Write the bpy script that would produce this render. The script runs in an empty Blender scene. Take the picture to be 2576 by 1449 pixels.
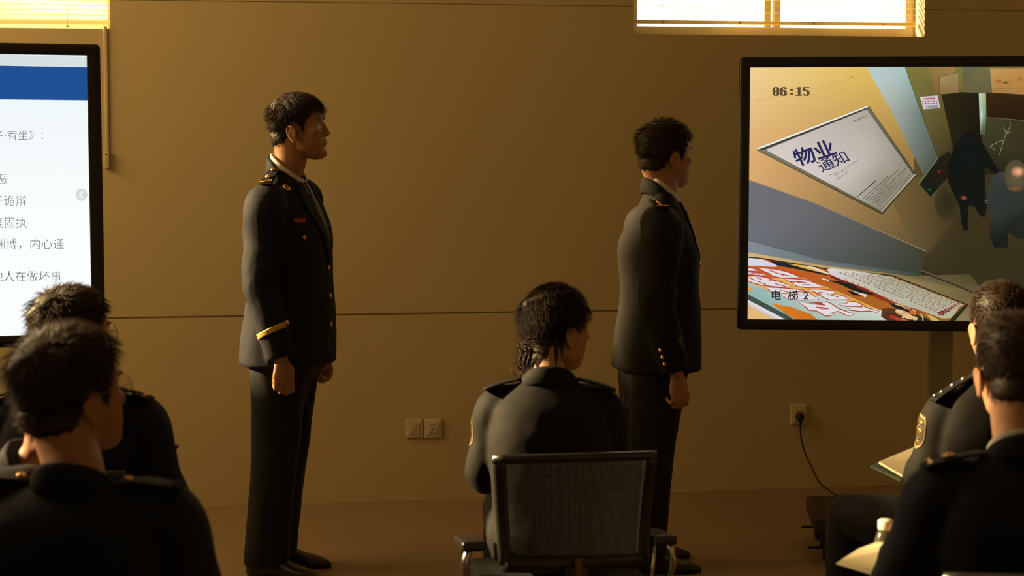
import bpy, bmesh, math, random
import numpy as np
from mathutils import Vector, Matrix, noise
from mathutils.bvhtree import BVHTree
from mathutils.geometry import tessellate_polygon

S = bpy.context.scene
COL = S.collection
R = math.radians

# ------------------------------------------------------------------ camera
FPX, CX, CY = 4500.0, 1288.0, 724.5
YAW, PITCH, CAMZ = R(9.0), R(4.63), 1.63
cam = bpy.data.cameras.new('camera')
cam.sensor_width = 36.0
cam.lens = FPX / 2576 * 36.0
cam.dof.use_dof = True
cam.dof.focus_distance = 6.7
cam.dof.aperture_fstop = 4.2
camo = bpy.data.objects.new('camera', cam)
camo.location = (0, 0, CAMZ)
camo.rotation_euler = (R(90) - PITCH, 0, -YAW)
COL.objects.link(camo)
S.camera = camo
CM = Matrix.Translation(camo.location) @ camo.rotation_euler.to_matrix().to_4x4()


def ray(px, py):
    return (CM.to_3x3() @ Vector(((px - CX) / FPX, -(py - CY) / FPX, -1.0)))


def W(px, py, d):
    """the place seen at a pixel, at distance d along the camera axis"""
    return CM.translation + ray(px, py) * d


def onplane(px, py, p0, n):
    r = ray(px, py)
    t = (Vector(p0) - CM.translation).dot(n) / r.dot(n)
    return CM.translation + r * t


def G(px, d):
    """floor spot at image column px and horizontal distance d"""
    o = (px - CX) / FPX
    return Vector((d * math.sin(YAW) + d * o * math.cos(YAW), d * math.cos(YAW) - d * o * math.sin(YAW), 0))


# ------------------------------------------------------------------ light
S.view_settings.view_transform = 'Standard'
S.view_settings.look = 'None'
S.view_settings.exposure = 0.0
S.view_settings.gamma = 1.0
S.view_settings.use_curve_mapping = False

w = bpy.data.worlds.new('sky')
S.world = w
w.use_nodes = True
nt = w.node_tree
bg = nt.nodes['Background']
tc = nt.nodes.new('ShaderNodeTexCoord')
sx = nt.nodes.new('ShaderNodeSeparateXYZ')
mr = nt.nodes.new('ShaderNodeMapRange')
mr.inputs[1].default_value = 0.0
mr.inputs[2].default_value = 0.6
mx = nt.nodes.new('ShaderNodeMix')
mx.data_type = 'RGBA'
mx.inputs[6].default_value = (0.215, 0.127, 0.039, 1)
mx.inputs[7].default_value = (5.0, 4.4, 3.2, 1)
nt.links.new(tc.outputs['Generated'], sx.inputs[0])
nt.links.new(sx.outputs[1], mr.inputs[0])
nt.links.new(mr.outputs[0], mx.inputs[0])
nt.links.new(mx.outputs[2], bg.inputs[0])
bg.inputs[1].default_value = 1.0

# low warm sun coming in through the windows of the left wall
SUN_AZ, SUN_EL = R(-23), R(20)
sd = Vector((math.cos(SUN_AZ) * math.cos(SUN_EL), math.sin(SUN_AZ) * math.cos(SUN_EL), -math.sin(SUN_EL)))
sun = bpy.data.lights.new('sun', 'SUN')
sun.energy = 24.0
sun.color = (1.0, 0.70, 0.36)
sun.angle = R(2.5)
suno = bpy.data.objects.new('sun', sun)
suno.rotation_euler = sd.to_track_quat('-Z', 'Y').to_euler()
suno.location = (-6, 9, 5)
COL.objects.link(suno)


def area(name, loc, aim, sx_, sy_, power, color):
    l = bpy.data.lights.new(name, 'AREA')
    l.shape = 'RECTANGLE'
    l.size, l.size_y = sx_, sy_
    l.energy = power
    l.color = color
    o = bpy.data.objects.new(name, l)
    o.location = loc
    o.rotation_euler = (Vector(aim) - Vector(loc)).to_track_quat('-Z', 'Y').to_euler()
    COL.objects.link(o)
    return o


# sky light through the left wall's window band
area('daylight_left_windows', (-2.75, 6.6, 2.75), (1.5, 6.0, 1.5), 2.7, 1.6, 90, (1.0, 0.62, 0.24))

# ------------------------------------------------------------------ helpers
def lin(c):
    return tuple((x / 12.92 if x <= 0.04045 else ((x + 0.055) / 1.055) ** 2.4) for x in [v / 255 for v in c])


MATS = {}


def mat(name, color, rough=0.6, metal=0.0, spec=0.5, sheen=0.0, bump=0.0, bscale=200.0, sss=0.0, emit=None,
        estr=1.0, var=0.0, vscale=6.0, coat=0.0):
    if name in MATS:
        return MATS[name]
    m = bpy.data.materials.new(name)
    m.use_nodes = True
    t = m.node_tree
    b = t.nodes['Principled BSDF']
    b.inputs['Base Color'].default_value = (*color, 1)
    b.inputs['Roughness'].default_value = rough
    b.inputs['Metallic'].default_value = metal
    b.inputs['Specular IOR Level'].default_value = spec
    b.inputs['Coat Weight'].default_value = coat
    if sheen:
        b.inputs['Sheen Weight'].default_value = sheen
        b.inputs['Sheen Roughness'].default_value = 0.45
        b.inputs['Sheen Tint'].default_value = (1, 0.95, 0.9, 1)
    if sss:
        b.inputs['Subsurface Weight'].default_value = sss
        b.inputs['Subsurface Radius'].default_value = (1.0, 0.28, 0.12)
        b.inputs['Subsurface Scale'].default_value = 0.012
    if emit:
        b.inputs['Emission Color'].default_value = (*emit, 1)
        b.inputs['Emission Strength'].default_value = estr
    if var:
        tc = t.nodes.new('ShaderNodeTexCoord')
        n = t.nodes.new('ShaderNodeTexNoise')
        n.inputs['Scale'].default_value = vscale
        n.inputs['Detail'].default_value = 5
        mixn = t.nodes.new('ShaderNodeMix')
        mixn.data_type = 'RGBA'
        mixn.inputs[6].default_value = (*[c * (1 - var) for c in color], 1)
        mixn.inputs[7].default_value = (*[min(1, c * (1 + var)) for c in color], 1)
        t.links.new(tc.outputs['Object'], n.inputs['Vector'])
        t.links.new(n.outputs['Fac'], mixn.inputs[0])
        t.links.new(mixn.outputs[2], b.inputs['Base Color'])
    if bump:
        tc = t.nodes.new('ShaderNodeTexCoord')
        n = t.nodes.new('ShaderNodeTexNoise')
        n.inputs['Scale'].default_value = bscale
        n.inputs['Detail'].default_value = 3
        bp = t.nodes.new('ShaderNodeBump')
        bp.inputs['Strength'].default_value = bump
        bp.inputs['Distance'].default_value = 0.002
        t.links.new(tc.outputs['Object'], n.inputs['Vector'])
        t.links.new(n.outputs['Fac'], bp.inputs['Height'])
        t.links.new(bp.outputs[0], b.inputs['Normal'])
    MATS[name] = m
    return m


class MB:
    """collects closed shapes into one mesh"""

    def __init__(s):
        s.v, s.f, s.m = [], [], []

    def add(s, vf, mi=0, M=None):
        v, f = vf
        o = len(s.v)
        if M is not None:
            v = [M @ Vector(p) for p in v]
        s.v += [tuple(p) for p in v]
        s.f += [tuple(i + o for i in q) for q in f]
        s.m += [mi] * len(f)
        return s

    def mesh(s, name, mats, smooth=True):
        me = bpy.data.meshes.new(name)
        me.from_pydata(s.v, [], s.f)
        for m in (mats if isinstance(mats, (list, tuple)) else [mats]):
            me.materials.append(m)
        me.polygons.foreach_set('material_index', s.m)
        me.polygons.foreach_set('use_smooth', [smooth] * len(s.f))
        me.update()
        return me

    def build(s, name, mats, parent=None, smooth=True):
        return link(name, s.mesh(name, mats, smooth), parent)


def link(name, data, parent=None):
    o = bpy.data.objects.new(name, data)
    COL.objects.link(o)
    if parent:
        o.parent = parent
    return o


def thing(name, label, cat, loc=(0, 0, 0), rz=0.0, group=None):
    o = bpy.data.objects.new(name, None)
    o.empty_display_size = 0.1
    o.location = loc
    o.rotation_euler = (0, 0, rz)
    COL.objects.link(o)
    return tag(o, label, cat, group)


def tag(o, label, cat, group=None):
    o['label'] = label
    o['category'] = cat
    if group:
        o['group'] = group
    return o


def structure(o, label=None):
    o['kind'] = 'structure'
    if label:
        o['label'] = label
    return o


def copy_tree(o, parent=None):
    c = o.copy()
    COL.objects.link(c)
    if parent:
        c.parent = parent
    for ch in list(o.children):
        copy_tree(ch, c)
    return c


def loft(rings, cap=True, closed=True):
    n = len(rings[0])
    v = [tuple(p) for r in rings for p in r]
    f = []
    for i in range(len(rings) - 1):
        for j in range(n if closed else n - 1):
            k = (j + 1) % n
            f.append((i * n + j, i * n + k, (i + 1) * n + k, (i + 1) * n + j))
    if cap:
        for i, flip in ((0, True), (len(rings) - 1, False)):
            c = np.mean(np.array(rings[i], float), axis=0)
            v.append(tuple(c))
            ci = len(v) - 1
            for j in range(n):
                k = (j + 1) % n
                f.append((ci, i * n + k, i * n + j) if flip else (ci, i * n + j, i * n + k))
    return v, f


def se(t, n):
    c, s_ = math.cos(t), math.sin(t)
    return math.copysign(abs(c) ** (2 / n), c), math.copysign(abs(s_) ** (2 / n), s_)


def ring(cx, cy, z, rx, ry, n=2.0, N=32):
    return [(cx + rx * se(2 * math.pi * j / N, n)[0], cy + ry * se(2 * math.pi * j / N, n)[1], z) for j in range(N)]


def cr(xs, ys, q):
    """smooth interpolation through control values"""
    xs, ys = np.array(xs, float), np.array(ys, float)
    d = np.gradient(ys, xs)
    i = np.clip(np.searchsorted(xs, q) - 1, 0, len(xs) - 2)
    h = xs[i + 1] - xs[i]
    t = np.clip((q - xs[i]) / h, 0, 1)
    a = (2 * t ** 3 - 3 * t ** 2 + 1) * ys[i] + (t ** 3 - 2 * t ** 2 + t) * h * d[i]
    return a + (-2 * t ** 3 + 3 * t ** 2) * ys[i + 1] + (t ** 3 - t ** 2) * h * d[i + 1]


def body_loft(rows, steps=40, N=40, shift=None):
    """rows: (z, half width, y front, y back, exponent[, x centre])"""
    rows = sorted(rows)
    z = [r[0] for r in rows]
    q = np.linspace(z[0], z[-1], steps)
    cols = [cr(z, [r[k] for r in rows], q) for k in range(1, 5)]
    cxs = cr(z, [(r[5] if len(r) > 5 else 0) for r in rows], q)
    rings = []
    for i in range(steps):
        hw, yf, yb, n = [c[i] for c in cols]
        rings.append(ring(cxs[i], (yf + yb) / 2, q[i], hw, (yf - yb) / 2, n, N))
    return loft(rings)


def spline(pts, steps):
    pts = np.array(pts, float)
    d = np.r_[0, np.cumsum(np.linalg.norm(np.diff(pts, axis=0), axis=1))]
    q = np.linspace(0, d[-1], steps)
    return np.stack([cr(d, pts[:, k], q) for k in range(pts.shape[1])], 1)


def tube(pts, rad, N=12, steps=None, up=(0, 1, 0), cap=True):
    """rad: per point r or (r_side, r_up)"""
    pts = [tuple(p) for p in pts]
    rr = [(r, r) if not isinstance(r, (tuple, list)) else r for r in (rad if isinstance(rad, (list, tuple)) else [rad] * len(pts))]
    if steps and len(pts) > 2:
        a = spline([(*p, *r) for p, r in zip(pts, rr)], steps)
        pts, rr = a[:, :3].tolist(), a[:, 3:].tolist()
    elif steps:
        t = np.linspace(0, 1, steps)[:, None]
        a = np.array([(*pts[0], *rr[0])]) * (1 - t) + np.array([(*pts[-1], *rr[-1])]) * t
        pts, rr = a[:, :3].tolist(), a[:, 3:].tolist()
    P = [Vector(p) for p in pts]
    rings, U = [], Vector(up)
    for i, p in enumerate(P):
        t = (P[min(i + 1, len(P) - 1)] - P[max(i - 1, 0)]).normalized()
        u = U - t * U.dot(t)
        if u.length < 1e-4:
            u = t.orthogonal()
        u.normalize()
        U = u
        s_ = t.cross(u)
        rings.append([p + s_ * (rr[i][0] * math.cos(2 * math.pi * j / N)) + u * (rr[i][1] * math.sin(2 * math.pi * j / N)) for j in range(N)])
    return loft(rings, cap)


def capsule_tube(pts, rad, N=12, steps=None, up=(0, 1, 0)):
    """a tube with rounded ends"""
    pts = [Vector(p) for p in pts]
    rr = [(r, r) if not isinstance(r, (tuple, list)) else tuple(r) for r in rad]
    if steps and len(pts) > 2:
        a = spline([(*p, *r) for p, r in zip(pts, rr)], steps)
        pts, rr = [Vector(x) for x in a[:, :3]], [tuple(x) for x in a[:, 3:]]
    d0 = (pts[0] - pts[1]).normalized()
    d1 = (pts[-1] - pts[-2]).normalized()
    a0, a1 = min(rr[0]), min(rr[-1])
    pre, prr, post, porr = [], [], [], []
    for k in (0.97, 0.75, 0.4):
        pre.append(pts[0] + d0 * a0 * k)
        s_ = math.sqrt(1 - k * k)
        prr.append((rr[0][0] * s_, rr[0][1] * s_))
    for k in (0.4, 0.75, 0.97):
        post.append(pts[-1] + d1 * a1 * k)
        s_ = math.sqrt(1 - k * k)
        porr.append((rr[-1][0] * s_, rr[-1][1] * s_))
    return tube(pre + pts + post, prr + rr + porr, N, None, up)


def ell(c, r, rot=None, nu=20, nv=12):
    M = Matrix.Translation(c) @ (rot.to_4x4() if rot else Matrix.Identity(4))
    rings = []
    for i in range(1, nv):
        a = math.pi * i / nv - math.pi / 2
        rings.append([tuple(M @ Vector((r[0] * math.cos(a) * math.cos(2 * math.pi * j / nu), r[1] * math.cos(a) * math.sin(2 * math.pi * j / nu), r[2] * math.sin(a)))) for j in range(nu)])
    return loft(rings)


def box(x0, x1, y0, y1, z0, z1):
    v = [(x, y, z) for z in (z0, z1) for y in (y0, y1) for x in (x0, x1)]
    return v, [(0, 2, 3, 1), (4, 5, 7, 6), (0, 1, 5, 4), (2, 6, 7, 3), (0, 4, 6, 2), (1, 3, 7, 5)]


def rbox(c, d, r=0.004, seg=3):
    """rounded box as a closed loft along z, with eased top and bottom"""
    hx, hy, hz = d[0] / 2, d[1] / 2, d[2] / 2
    r = min(r, hx * 0.98, hy * 0.98, hz * 0.98)

    def rr(inset, z):
        pts = []
        ix, iy = hx - inset, hy - inset
        q = max(r - inset, 1e-5)
        for (sx_, sy_, a0) in ((1, 1, 0), (-1, 1, 90), (-1, -1, 180), (1, -1, 270)):
            for k in range(seg + 1):
                a = R(a0 + 90 * k / seg)
                pts.append((c[0] + sx_ * (ix - q) + q * math.cos(a), c[1] + sy_ * (iy - q) + q * math.sin(a), c[2] + z))
        return pts
    rings = []
    for k in range(seg + 1):
        a = math.pi / 2 * (1 - k / seg)
        rings.append(rr(r * (1 - math.cos(a)), -hz + r * (1 - math.sin(a))))
    for k in range(seg + 1):
        a = math.pi / 2 * k / seg
        rings.append(rr(r * (1 - math.cos(a)), hz - r * (1 - math.sin(a))))
    return loft(rings)


def lathe(prof, N=24, c=(0, 0, 0)):
    return loft([[(c[0] + r * math.cos(2 * math.pi * j / N), c[1] + r * math.sin(2 * math.pi * j / N), c[2] + z) for j in range(N)] for r, z in prof])


def prism(poly, n, th, flipfirst=False):
    """flat outline (3-D points) thickened along n"""
    n = Vector(n).normalized() * th
    P = [Vector(p) for p in poly]
    tris = tessellate_polygon([P])
    k = len(P)
    v = P + [p + n for p in P]
    f = [tuple(t) for t in tris] + [tuple(i + k for i in reversed(t)) for t in tris]
    f += [(i, (i + 1) % k, (i + 1) % k + k, i + k) for i in range(k)]
    return [tuple(p) for p in v], f


def remesh(mb, voxel, smooth=3, factor=0.5):
    """fuse closed shapes into one continuous skin"""
    me = mb.mesh('t', mat('plain', (0.5, 0.5, 0.5)))
    o = bpy.data.objects.new('t', me)
    COL.objects.link(o)
    m = o.modifiers.new('r', 'REMESH')
    m.mode = 'VOXEL'
    m.voxel_size = voxel
    m.use_smooth_shade = True
    if smooth:
        s_ = o.modifiers.new('s', 'SMOOTH')
        s_.iterations = smooth
        s_.factor = factor
    dg = bpy.context.evaluated_depsgraph_get()
    r = bpy.data.meshes.new_from_object(o.evaluated_get(dg))
    bpy.data.objects.remove(o)
    bpy.data.meshes.remove(me)
    r.materials.clear()
    r.polygons.foreach_set('use_smooth', [True] * len(r.polygons))
    return r


def coords(me):
    a = np.empty(len(me.vertices) * 3)
    me.vertices.foreach_get('co', a)
    return a.reshape(-1, 3)


def normals(me):
    a = np.empty(len(me.vertices) * 3)
    me.vertices.foreach_get('normal', a)
    return a.reshape(-1, 3)


def setco(me, a):
    me.vertices.foreach_set('co', np.asarray(a, float).ravel())
    me.update()


def tree(me):
    return BVHTree.FromPolygons([v.co[:] for v in me.vertices], [p.vertices[:] for p in me.polygons])


def text_mesh(body, thin=0.0, space=1.0):
    c = bpy.data.curves.new('t', 'FONT')
    c.body = body
    c.size = 1.0
    c.offset = thin
    c.space_character = space
    c.resolution_u = 3
    o = bpy.data.objects.new('t', c)
    COL.objects.link(o)
    dg = bpy.context.evaluated_depsgraph_get()
    m = bpy.data.meshes.new_from_object(o.evaluated_get(dg))
    v = [tuple(x.co) for x in m.vertices]
    f = [tuple(p.vertices) for p in m.polygons]
    bpy.data.objects.remove(o)
    bpy.data.curves.remove(c)
    bpy.data.meshes.remove(m)
    return v, f
# ------------------------------------------------------------------ room shell
YB, XL, XR, YF, ZC = 8.06, -2.7, 6.4, -1.6, 3.9
m_wall = mat('wall_paint', (0.57, 0.47, 0.265), 0.55, spec=0.3, bump=0.10, bscale=60, var=0.05, vscale=1.3)
m_floor = mat('floor_vinyl', (0.27, 0.195, 0.115), 0.42, spec=0.4, var=0.12, vscale=2.2, bump=0.05, bscale=40)
m_ceil = mat('ceiling_paint', (0.6, 0.55, 0.42), 0.8)
m_alu = mat('window_frame', (0.55, 0.47, 0.30), 0.4, spec=0.4)
m_frame = m_alu

WZ0 = onplane(1900, 88.5, (0, YB, 0), Vector((0, 1, 0))).z
WZ1 = WZ0 + 0.95
w1x1 = onplane(277, 64, (0, YB, 0), Vector((0, 1, 0))).x
w1x0 = w1x1 - 2.08  # widened out of view; sash without blind added so sun reaches the right standing man
w2x0 = onplane(1595, 82, (0, YB, 0), Vector((0, 1, 0))).x
w2x1 = onplane(2325, 97, (0, YB, 0), Vector((0, 1, 0))).x
ZS1 = onplane(1000, 789.5, (0, YB, 0), Vector((0, 1, 0))).z
ZS2 = onplane(900, 7, (0, YB, 0), Vector((0, 1, 0))).z
TH = 0.26

wb = MB()


def wall_band(z0, z1, y0, holes):
    xs = [XL - 0.2]
    for a, b in holes:
        xs += [a, b]
    xs.append(XR + 0.2)
    for i in range(0, len(xs), 2):
        wb.add(box(xs[i], xs[i + 1], y0, YB + TH, z0, z1))


H = [(w1x0, w1x1), (w2x0, w2x1)]
g = 0.004
for z0, z1, h in ((-0.1, ZS1 - g, []), (ZS1 + g, WZ0, []), (WZ0, ZS2 - g * 0.5, H), (ZS2 + g * 0.5, WZ1, H), (WZ1, ZC + 0.1, [])):
    wall_band(z0, z1, YB, h)
wall_band(ZS1 - g, ZS1 + g, YB + 0.012, [])
wall_band(ZS2 - g * 0.5, ZS2 + g * 0.5, YB + 0.008, H)
structure(wb.build('wall_back', m_wall, smooth=False))

fl = MB().add(box(XL - 0.2, XR + 0.2, YF, YB + TH, -0.1, 0))
structure(fl.build('floor', m_floor, smooth=False))
structure(MB().add(box(XL - 0.2, XR + 0.2, YF, YB + TH, ZC, ZC + 0.1)).build('ceiling', m_ceil, smooth=False))
structure(MB().add(box(XR, XR + 0.2, YF, YB, 0, ZC)).build('wall_right', m_wall, smooth=False))

# unseen left wall; its window openings are shaped to steer the sun onto people
wl = MB()
LZ0, LZ1 = 1.86, 3.62
holes = [(4.50, 4.98), (5.36, 6.42), (6.45, 7.12), (7.14, 8.055)]  # narrow opening and piers sized for where sun falls on the front row
wl.add(box(XL - 0.2, XL, YF, YB, 0, LZ0))
wl.add(box(XL - 0.2, XL, YF, YB, LZ1, ZC))
wl.add(box(XL - 0.2, XL, 6.42, 7.13, LZ0, 2.50))  # raised sill, added to keep the sun off the seated officer's knee
ys = [YF] + [y for h in holes for y in h] + [YB]
for i in range(0, len(ys), 2):
    wl.add(box(XL - 0.2, XL, ys[i], ys[i + 1], LZ0, LZ1))
structure(wl.build('wall_left', m_wall, smooth=False))


def glass_mat():
    m = bpy.data.materials.new('window_glass')
    m.use_nodes = True
    t = m.node_tree
    t.nodes.remove(t.nodes['Principled BSDF'])
    tr = t.nodes.new('ShaderNodeBsdfTransparent')
    tr.inputs[0].default_value = (0.97, 0.98, 0.96, 1)
    gl = t.nodes.new('ShaderNodeBsdfGlossy')
    gl.inputs['Roughness'].default_value = 0.03
    mi = t.nodes.new('ShaderNodeMixShader')
    mi.inputs[0].default_value = 0.06
    t.links.new(tr.outputs[0], mi.inputs[1])
    t.links.new(gl.outputs[0], mi.inputs[2])
    t.links.new(mi.outputs[0], t.nodes['Material Output'].inputs[0])
    return m


m_glass = glass_mat()


def window_x(name, x0, x1, z0, z1, y, mull):
    """window in the back wall: frame with mullions, panes"""
    e = link(name, None)
    structure(e)
    f = MB()
    t, d = 0.045, 0.05
    f.add(rbox(((x0 + x1) / 2, y, z0 + t / 2), (x1 - x0, d, t), 0.004))
    f.add(rbox(((x0 + x1) / 2, y, z1 - t / 2), (x1 - x0, d, t), 0.004))
    for x in (x0 + t / 2, x1 - t / 2):
        f.add(rbox((x, y, (z0 + z1) / 2), (t, d - 0.004, z1 - z0 - 2 * t + 0.004), 0.004))
    for x in mull:
        f.add(rbox((x - 0.021, y + 0.012, (z0 + z1) / 2), (0.034, d * 0.7, z1 - z0 - t), 0.004))
        f.add(rbox((x + 0.021, y - 0.006, (z0 + z1) / 2), (0.034, d * 0.7, z1 - z0 - t), 0.004))
    f.build('window_frame', m_frame, e, smooth=False)
    xs = [x0 + t * 0.5] + list(mull) + [x1 - t * 0.5]
    for a, b in zip(xs, xs[1:]):
        MB().add(box(a, b, y - 0.003, y + 0.003, z0 + t * 0.5, z1 - t * 0.5)).build('pane', m_glass, e, smooth=False)
    return e


window_x('window_1', w1x0, w1x1, WZ0, WZ1, YB + 0.15, [w1x0 + 1.18])
mxm = onplane(1941, 40, (0, YB + 0.15, 0), Vector((0, 1, 0))).x
window_x('window_2', w2x0, w2x1, WZ0, WZ1, YB + 0.15, [mxm])
for i, (a, b) in enumerate(holes):
    e = structure(link('window_%d' % (i + 3), None))  # unseen windows, laid out for where the sun should land
    f = MB()
    t = 0.04
    X = XL - 0.12
    z0_ = 2.50 if i == 2 else LZ0
    for z in (z0_ + t / 2, LZ1 - t / 2):
        f.add(box(X - 0.02, X + 0.02, a, b, z - t / 2, z + t / 2))
    for y in (a + t / 2, b - t / 2):
        f.add(box(X - 0.018, X + 0.018, y - t / 2, y + t / 2, z0_ + t, LZ1 - t))
    f.build('window_frame', m_frame, e, smooth=False)
    MB().add(box(X - 0.003, X + 0.003, a + t / 2, b - t / 2, z0_ + t / 2, LZ1 - t / 2)).build('pane', m_glass, e, smooth=False)


# blinds
def slat_mat(name, col, tl):
    m = bpy.data.materials.new(name)
    m.use_nodes = True
    t = m.node_tree
    b = t.nodes['Principled BSDF']
    b.inputs['Base Color'].default_value = (*col, 1)
    b.inputs['Roughness'].default_value = 0.45
    tr = t.nodes.new('ShaderNodeBsdfTranslucent')
    tr.inputs[0].default_value = (*col, 1)
    mi = t.nodes.new('ShaderNodeMixShader')
    mi.inputs[0].default_value = tl
    t.links.new(b.outputs[0], mi.inputs[1])
    t.links.new(tr.outputs[0], mi.inputs[2])
    t.links.new(mi.outputs[0], t.nodes['Material Output'].inputs[0])
    return m


m_slat = slat_mat('blind_slat', (0.85, 0.70, 0.38), 0.35)
m_slat2 = slat_mat('blind_slat_thin', (0.95, 0.91, 0.70), 0.78)
m_cord = mat('blind_cord', (0.6, 0.5, 0.3), 0.8)


def blind(label, x0, x1, ztop, zbot, y, pitch, width, tilt, ms, ladders):
    t = thing('venetian_blind', label, 'blind', ((x0 + x1) / 2, y, ztop))
    L = x1 - x0
    H_ = ztop - zbot
    s_ = MB()
    n = int((H_ - 0.05) / pitch)
    for i in range(n):
        z = -H_ + 0.03 + pitch * (i + 0.75)
        a = R(tilt)
        rings = []
        for X in (-L / 2, L / 2):
            up, dn = [], []
            for k in range(5):
                u = (k / 4 - 0.5) * width
                c = 0.0022 * (1 - (2 * k / 4 - 1) ** 2)
                yy, zz = u * math.cos(a) - c * math.sin(a), u * math.sin(a) + c * math.cos(a)
                up.append((X, yy, z + zz + 0.0004))
                dn.append((X, yy, z + zz - 0.0004))
            rings.append(up + dn[::-1])
        s_.add(loft(rings))
    s_.build('slats', ms, t)
    MB().add(rbox((0, 0, -H_ + 0.009), (L, 0.028, 0.017), 0.004)).build('bottom_rail', m_slat if ms is m_slat else ms, t)
    MB().add(rbox((0, 0, -0.02), (L, 0.035, 0.035), 0.004)).build('head_rail', m_slat, t)
    for u in ladders:
        c = MB()
        for yy in (-width / 2 - 0.001, width / 2 + 0.001):
            c.add(tube([(-L / 2 + u * L, yy * math.cos(R(tilt)), -0.03), (-L / 2 + u * L, yy * math.cos(R(tilt)), -H_ + 0.01)], 0.0011, 6))
        c.add(ell((-L / 2 + u * L, -0.014, -H_ + 0.008), (0.006, 0.004, 0.007), None, 8, 6))
        c.build('ladder_cord', m_cord, t)
    return t


blind('pale closed venetian blind glowing in the window above the white slide screen', w1x0 + 1.20, w1x1 - 0.012,
      WZ1, WZ0 + 0.004, YB + 0.055, 0.0215, 0.025, 66, m_slat2, (0.1, 0.45, 0.8))
zb2 = onplane(1900, 62.5, (0, YB + 0.075, 0), Vector((0, 1, 0))).z
wx1 = onplane(2293, 60, (0, YB + 0.075, 0), Vector((0, 1, 0))).x
blind('raised-slat venetian blind in the window above the picture screen, daylight showing between slats', w2x0 + 0.01, wx1 + 0.02,
      WZ1, zb2, YB + 0.075, 0.0298, 0.026, 4, m_slat, (0.1, 0.37, 0.63, 0.88))

# cord strip with a small box beside the slide screen
N0 = Vector((0, 1, 0))
a = onplane(265, 66, (0, YB, 0), N0)
b = onplane(266, 383, (0, YB, 0), N0)
c = onplane(268, 400, (0, YB, 0), N0)
t = thing('cable_trunking', 'thin pale strip down the wall from window corner to small box beside slide screen', 'cable cover', (a.x, YB, b.z))
MB().add(rbox((0, -0.005, (a.z - b.z) / 2), (0.016, 0.010, a.z - b.z), 0.003)).build('cover_strip', mat('trunking', (0.58, 0.49, 0.32), 0.5), t)
MB().add(rbox((c.x - a.x + 0.002, -0.013, -0.035), (0.024, 0.026, 0.074), 0.004)).build('junction_box', mat('trunking', (0.6, 0.5, 0.3)), t)
MB().add(lathe([(0.0, 0.003), (0.003, 0.003), (0.003, 0.0)], 10)).build('screw', mat('dark_metal', (0.05, 0.04, 0.03), 0.4, 0.8), t).matrix_local = Matrix.Translation((c.x - a.x, -0.026, -0.008)) @ Matrix.Rotation(R(90), 4, 'X')

# sockets
m_plate = mat('socket_plate', (0.62, 0.53, 0.36), 0.35, spec=0.5)
m_hole = mat('socket_hole', (0.02, 0.015, 0.01), 0.8)


def socket(px0, px1, py0, py1, label, group=None):
    p0 = onplane(px0, py1, (0, YB, 0), N0)
    p1 = onplane(px1, py0, (0, YB, 0), N0)
    wd, ht = p1.x - p0.x, p1.z - p0.z
    t = thing('wall_socket', label, 'socket', ((p0.x + p1.x) / 2, YB, (p0.z + p1.z) / 2), 0, group)
    pl = MB()
    pl.add(rbox((0, 0, 0), (wd, ht, 0.012), 0.004), 0, Matrix.Translation((0, -0.006, 0)) @ Matrix.Rotation(R(90), 4, 'X'))
    pl.build('plate', m_plate, t)
    MB().add(rbox((0, 0, 0), (wd * 0.62, ht * 0.62, 0.003), 0.001), 0, Matrix.Translation((0, -0.0125, 0)) @ Matrix.Rotation(R(90), 4, 'X')).build('socket_face', m_plate, t)
    h = MB()
    for x, z, an in ((-0.007, 0.018, 0), (0.007, 0.018, 0), (0, -0.004, 0), (-0.008, -0.017, 35), (0.008, -0.017, -35)):
        h.add(rbox((0, 0, 0), (0.0030, 0.0022, 0.009), 0.0008), 0, Matrix.Translation((x, -0.0136, z)) @ Matrix.Rotation(R(an), 4, 'Y'))
    h.build('socket_holes', m_hole, t)
    return t


socket(1020.5, 1064, 1052, 1101, 'square wall socket, the left one of the empty pair low on the wall', 'paired wall sockets')
socket(1066, 1110.5, 1053, 1101, 'square wall socket, the right one of the empty pair low on the wall', 'paired wall sockets')
so = socket(1988, 2029, 1016, 1069, 'square wall socket with a black plug in it below the picture screen')

m_black = mat('black_plastic', (0.012, 0.012, 0.013), 0.45, spec=0.4)
pc = thing('power_cord', 'black power cord hanging from the wall socket down behind the screen stand base', 'cord', so.location)
L0 = so.location
pg = MB()
pg.add(lathe([(0.0, 0), (0.019, 0), (0.020, 0.006), (0.018, 0.020), (0.010, 0.030), (0, 0.031)], 20), 0, Matrix.Translation((0, -0.0150, -0.007)) @ Matrix.Rotation(R(90), 4, 'X'))
pg.add(tube([(0, -0.032, -0.010), (0.0, -0.034, -0.028), (0.001, -0.030, -0.046)], [0.010, 0.008, 0.005], 10, 6))
pg.build('plug', m_black, pc)
cp = [(L0.x + 0.001, YB - 0.030, L0.z - 0.040)]
for px, py, off in ((2014, 1090, 0.03), (2022, 1130, 0.05), (2040, 1172, 0.10), (2050, 1193, 0.14), (2060, 1212, 0.20), (2084, 1233, 0.30)):
    p = onplane(px, py, (0, YB - off, 0), N0)
    cp.append(tuple(p))
p = onplane(2108, 1247, (0, YB - 0.42, 0), N0)
cp += [tuple(p), (p.x + 0.10, p.y - 0.05, 0.03), (p.x + 0.2, p.y - 0.02, 0.006)]
MB().add(tube([Vector(q) - L0 for q in cp], 0.0042, 10, 60)).build('cord', m_black, pc)

# ------------------------------------------------------------------ screens
m_bezel = mat('screen_bezel', (0.014, 0.013, 0.012), 0.35, spec=0.4)
m_pole = mat('stand_metal', (0.30, 0.29, 0.22), 0.55, 0.0)
m_base = mat('stand_base', (0.045, 0.028, 0.016), 0.55, spec=0.3)


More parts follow.
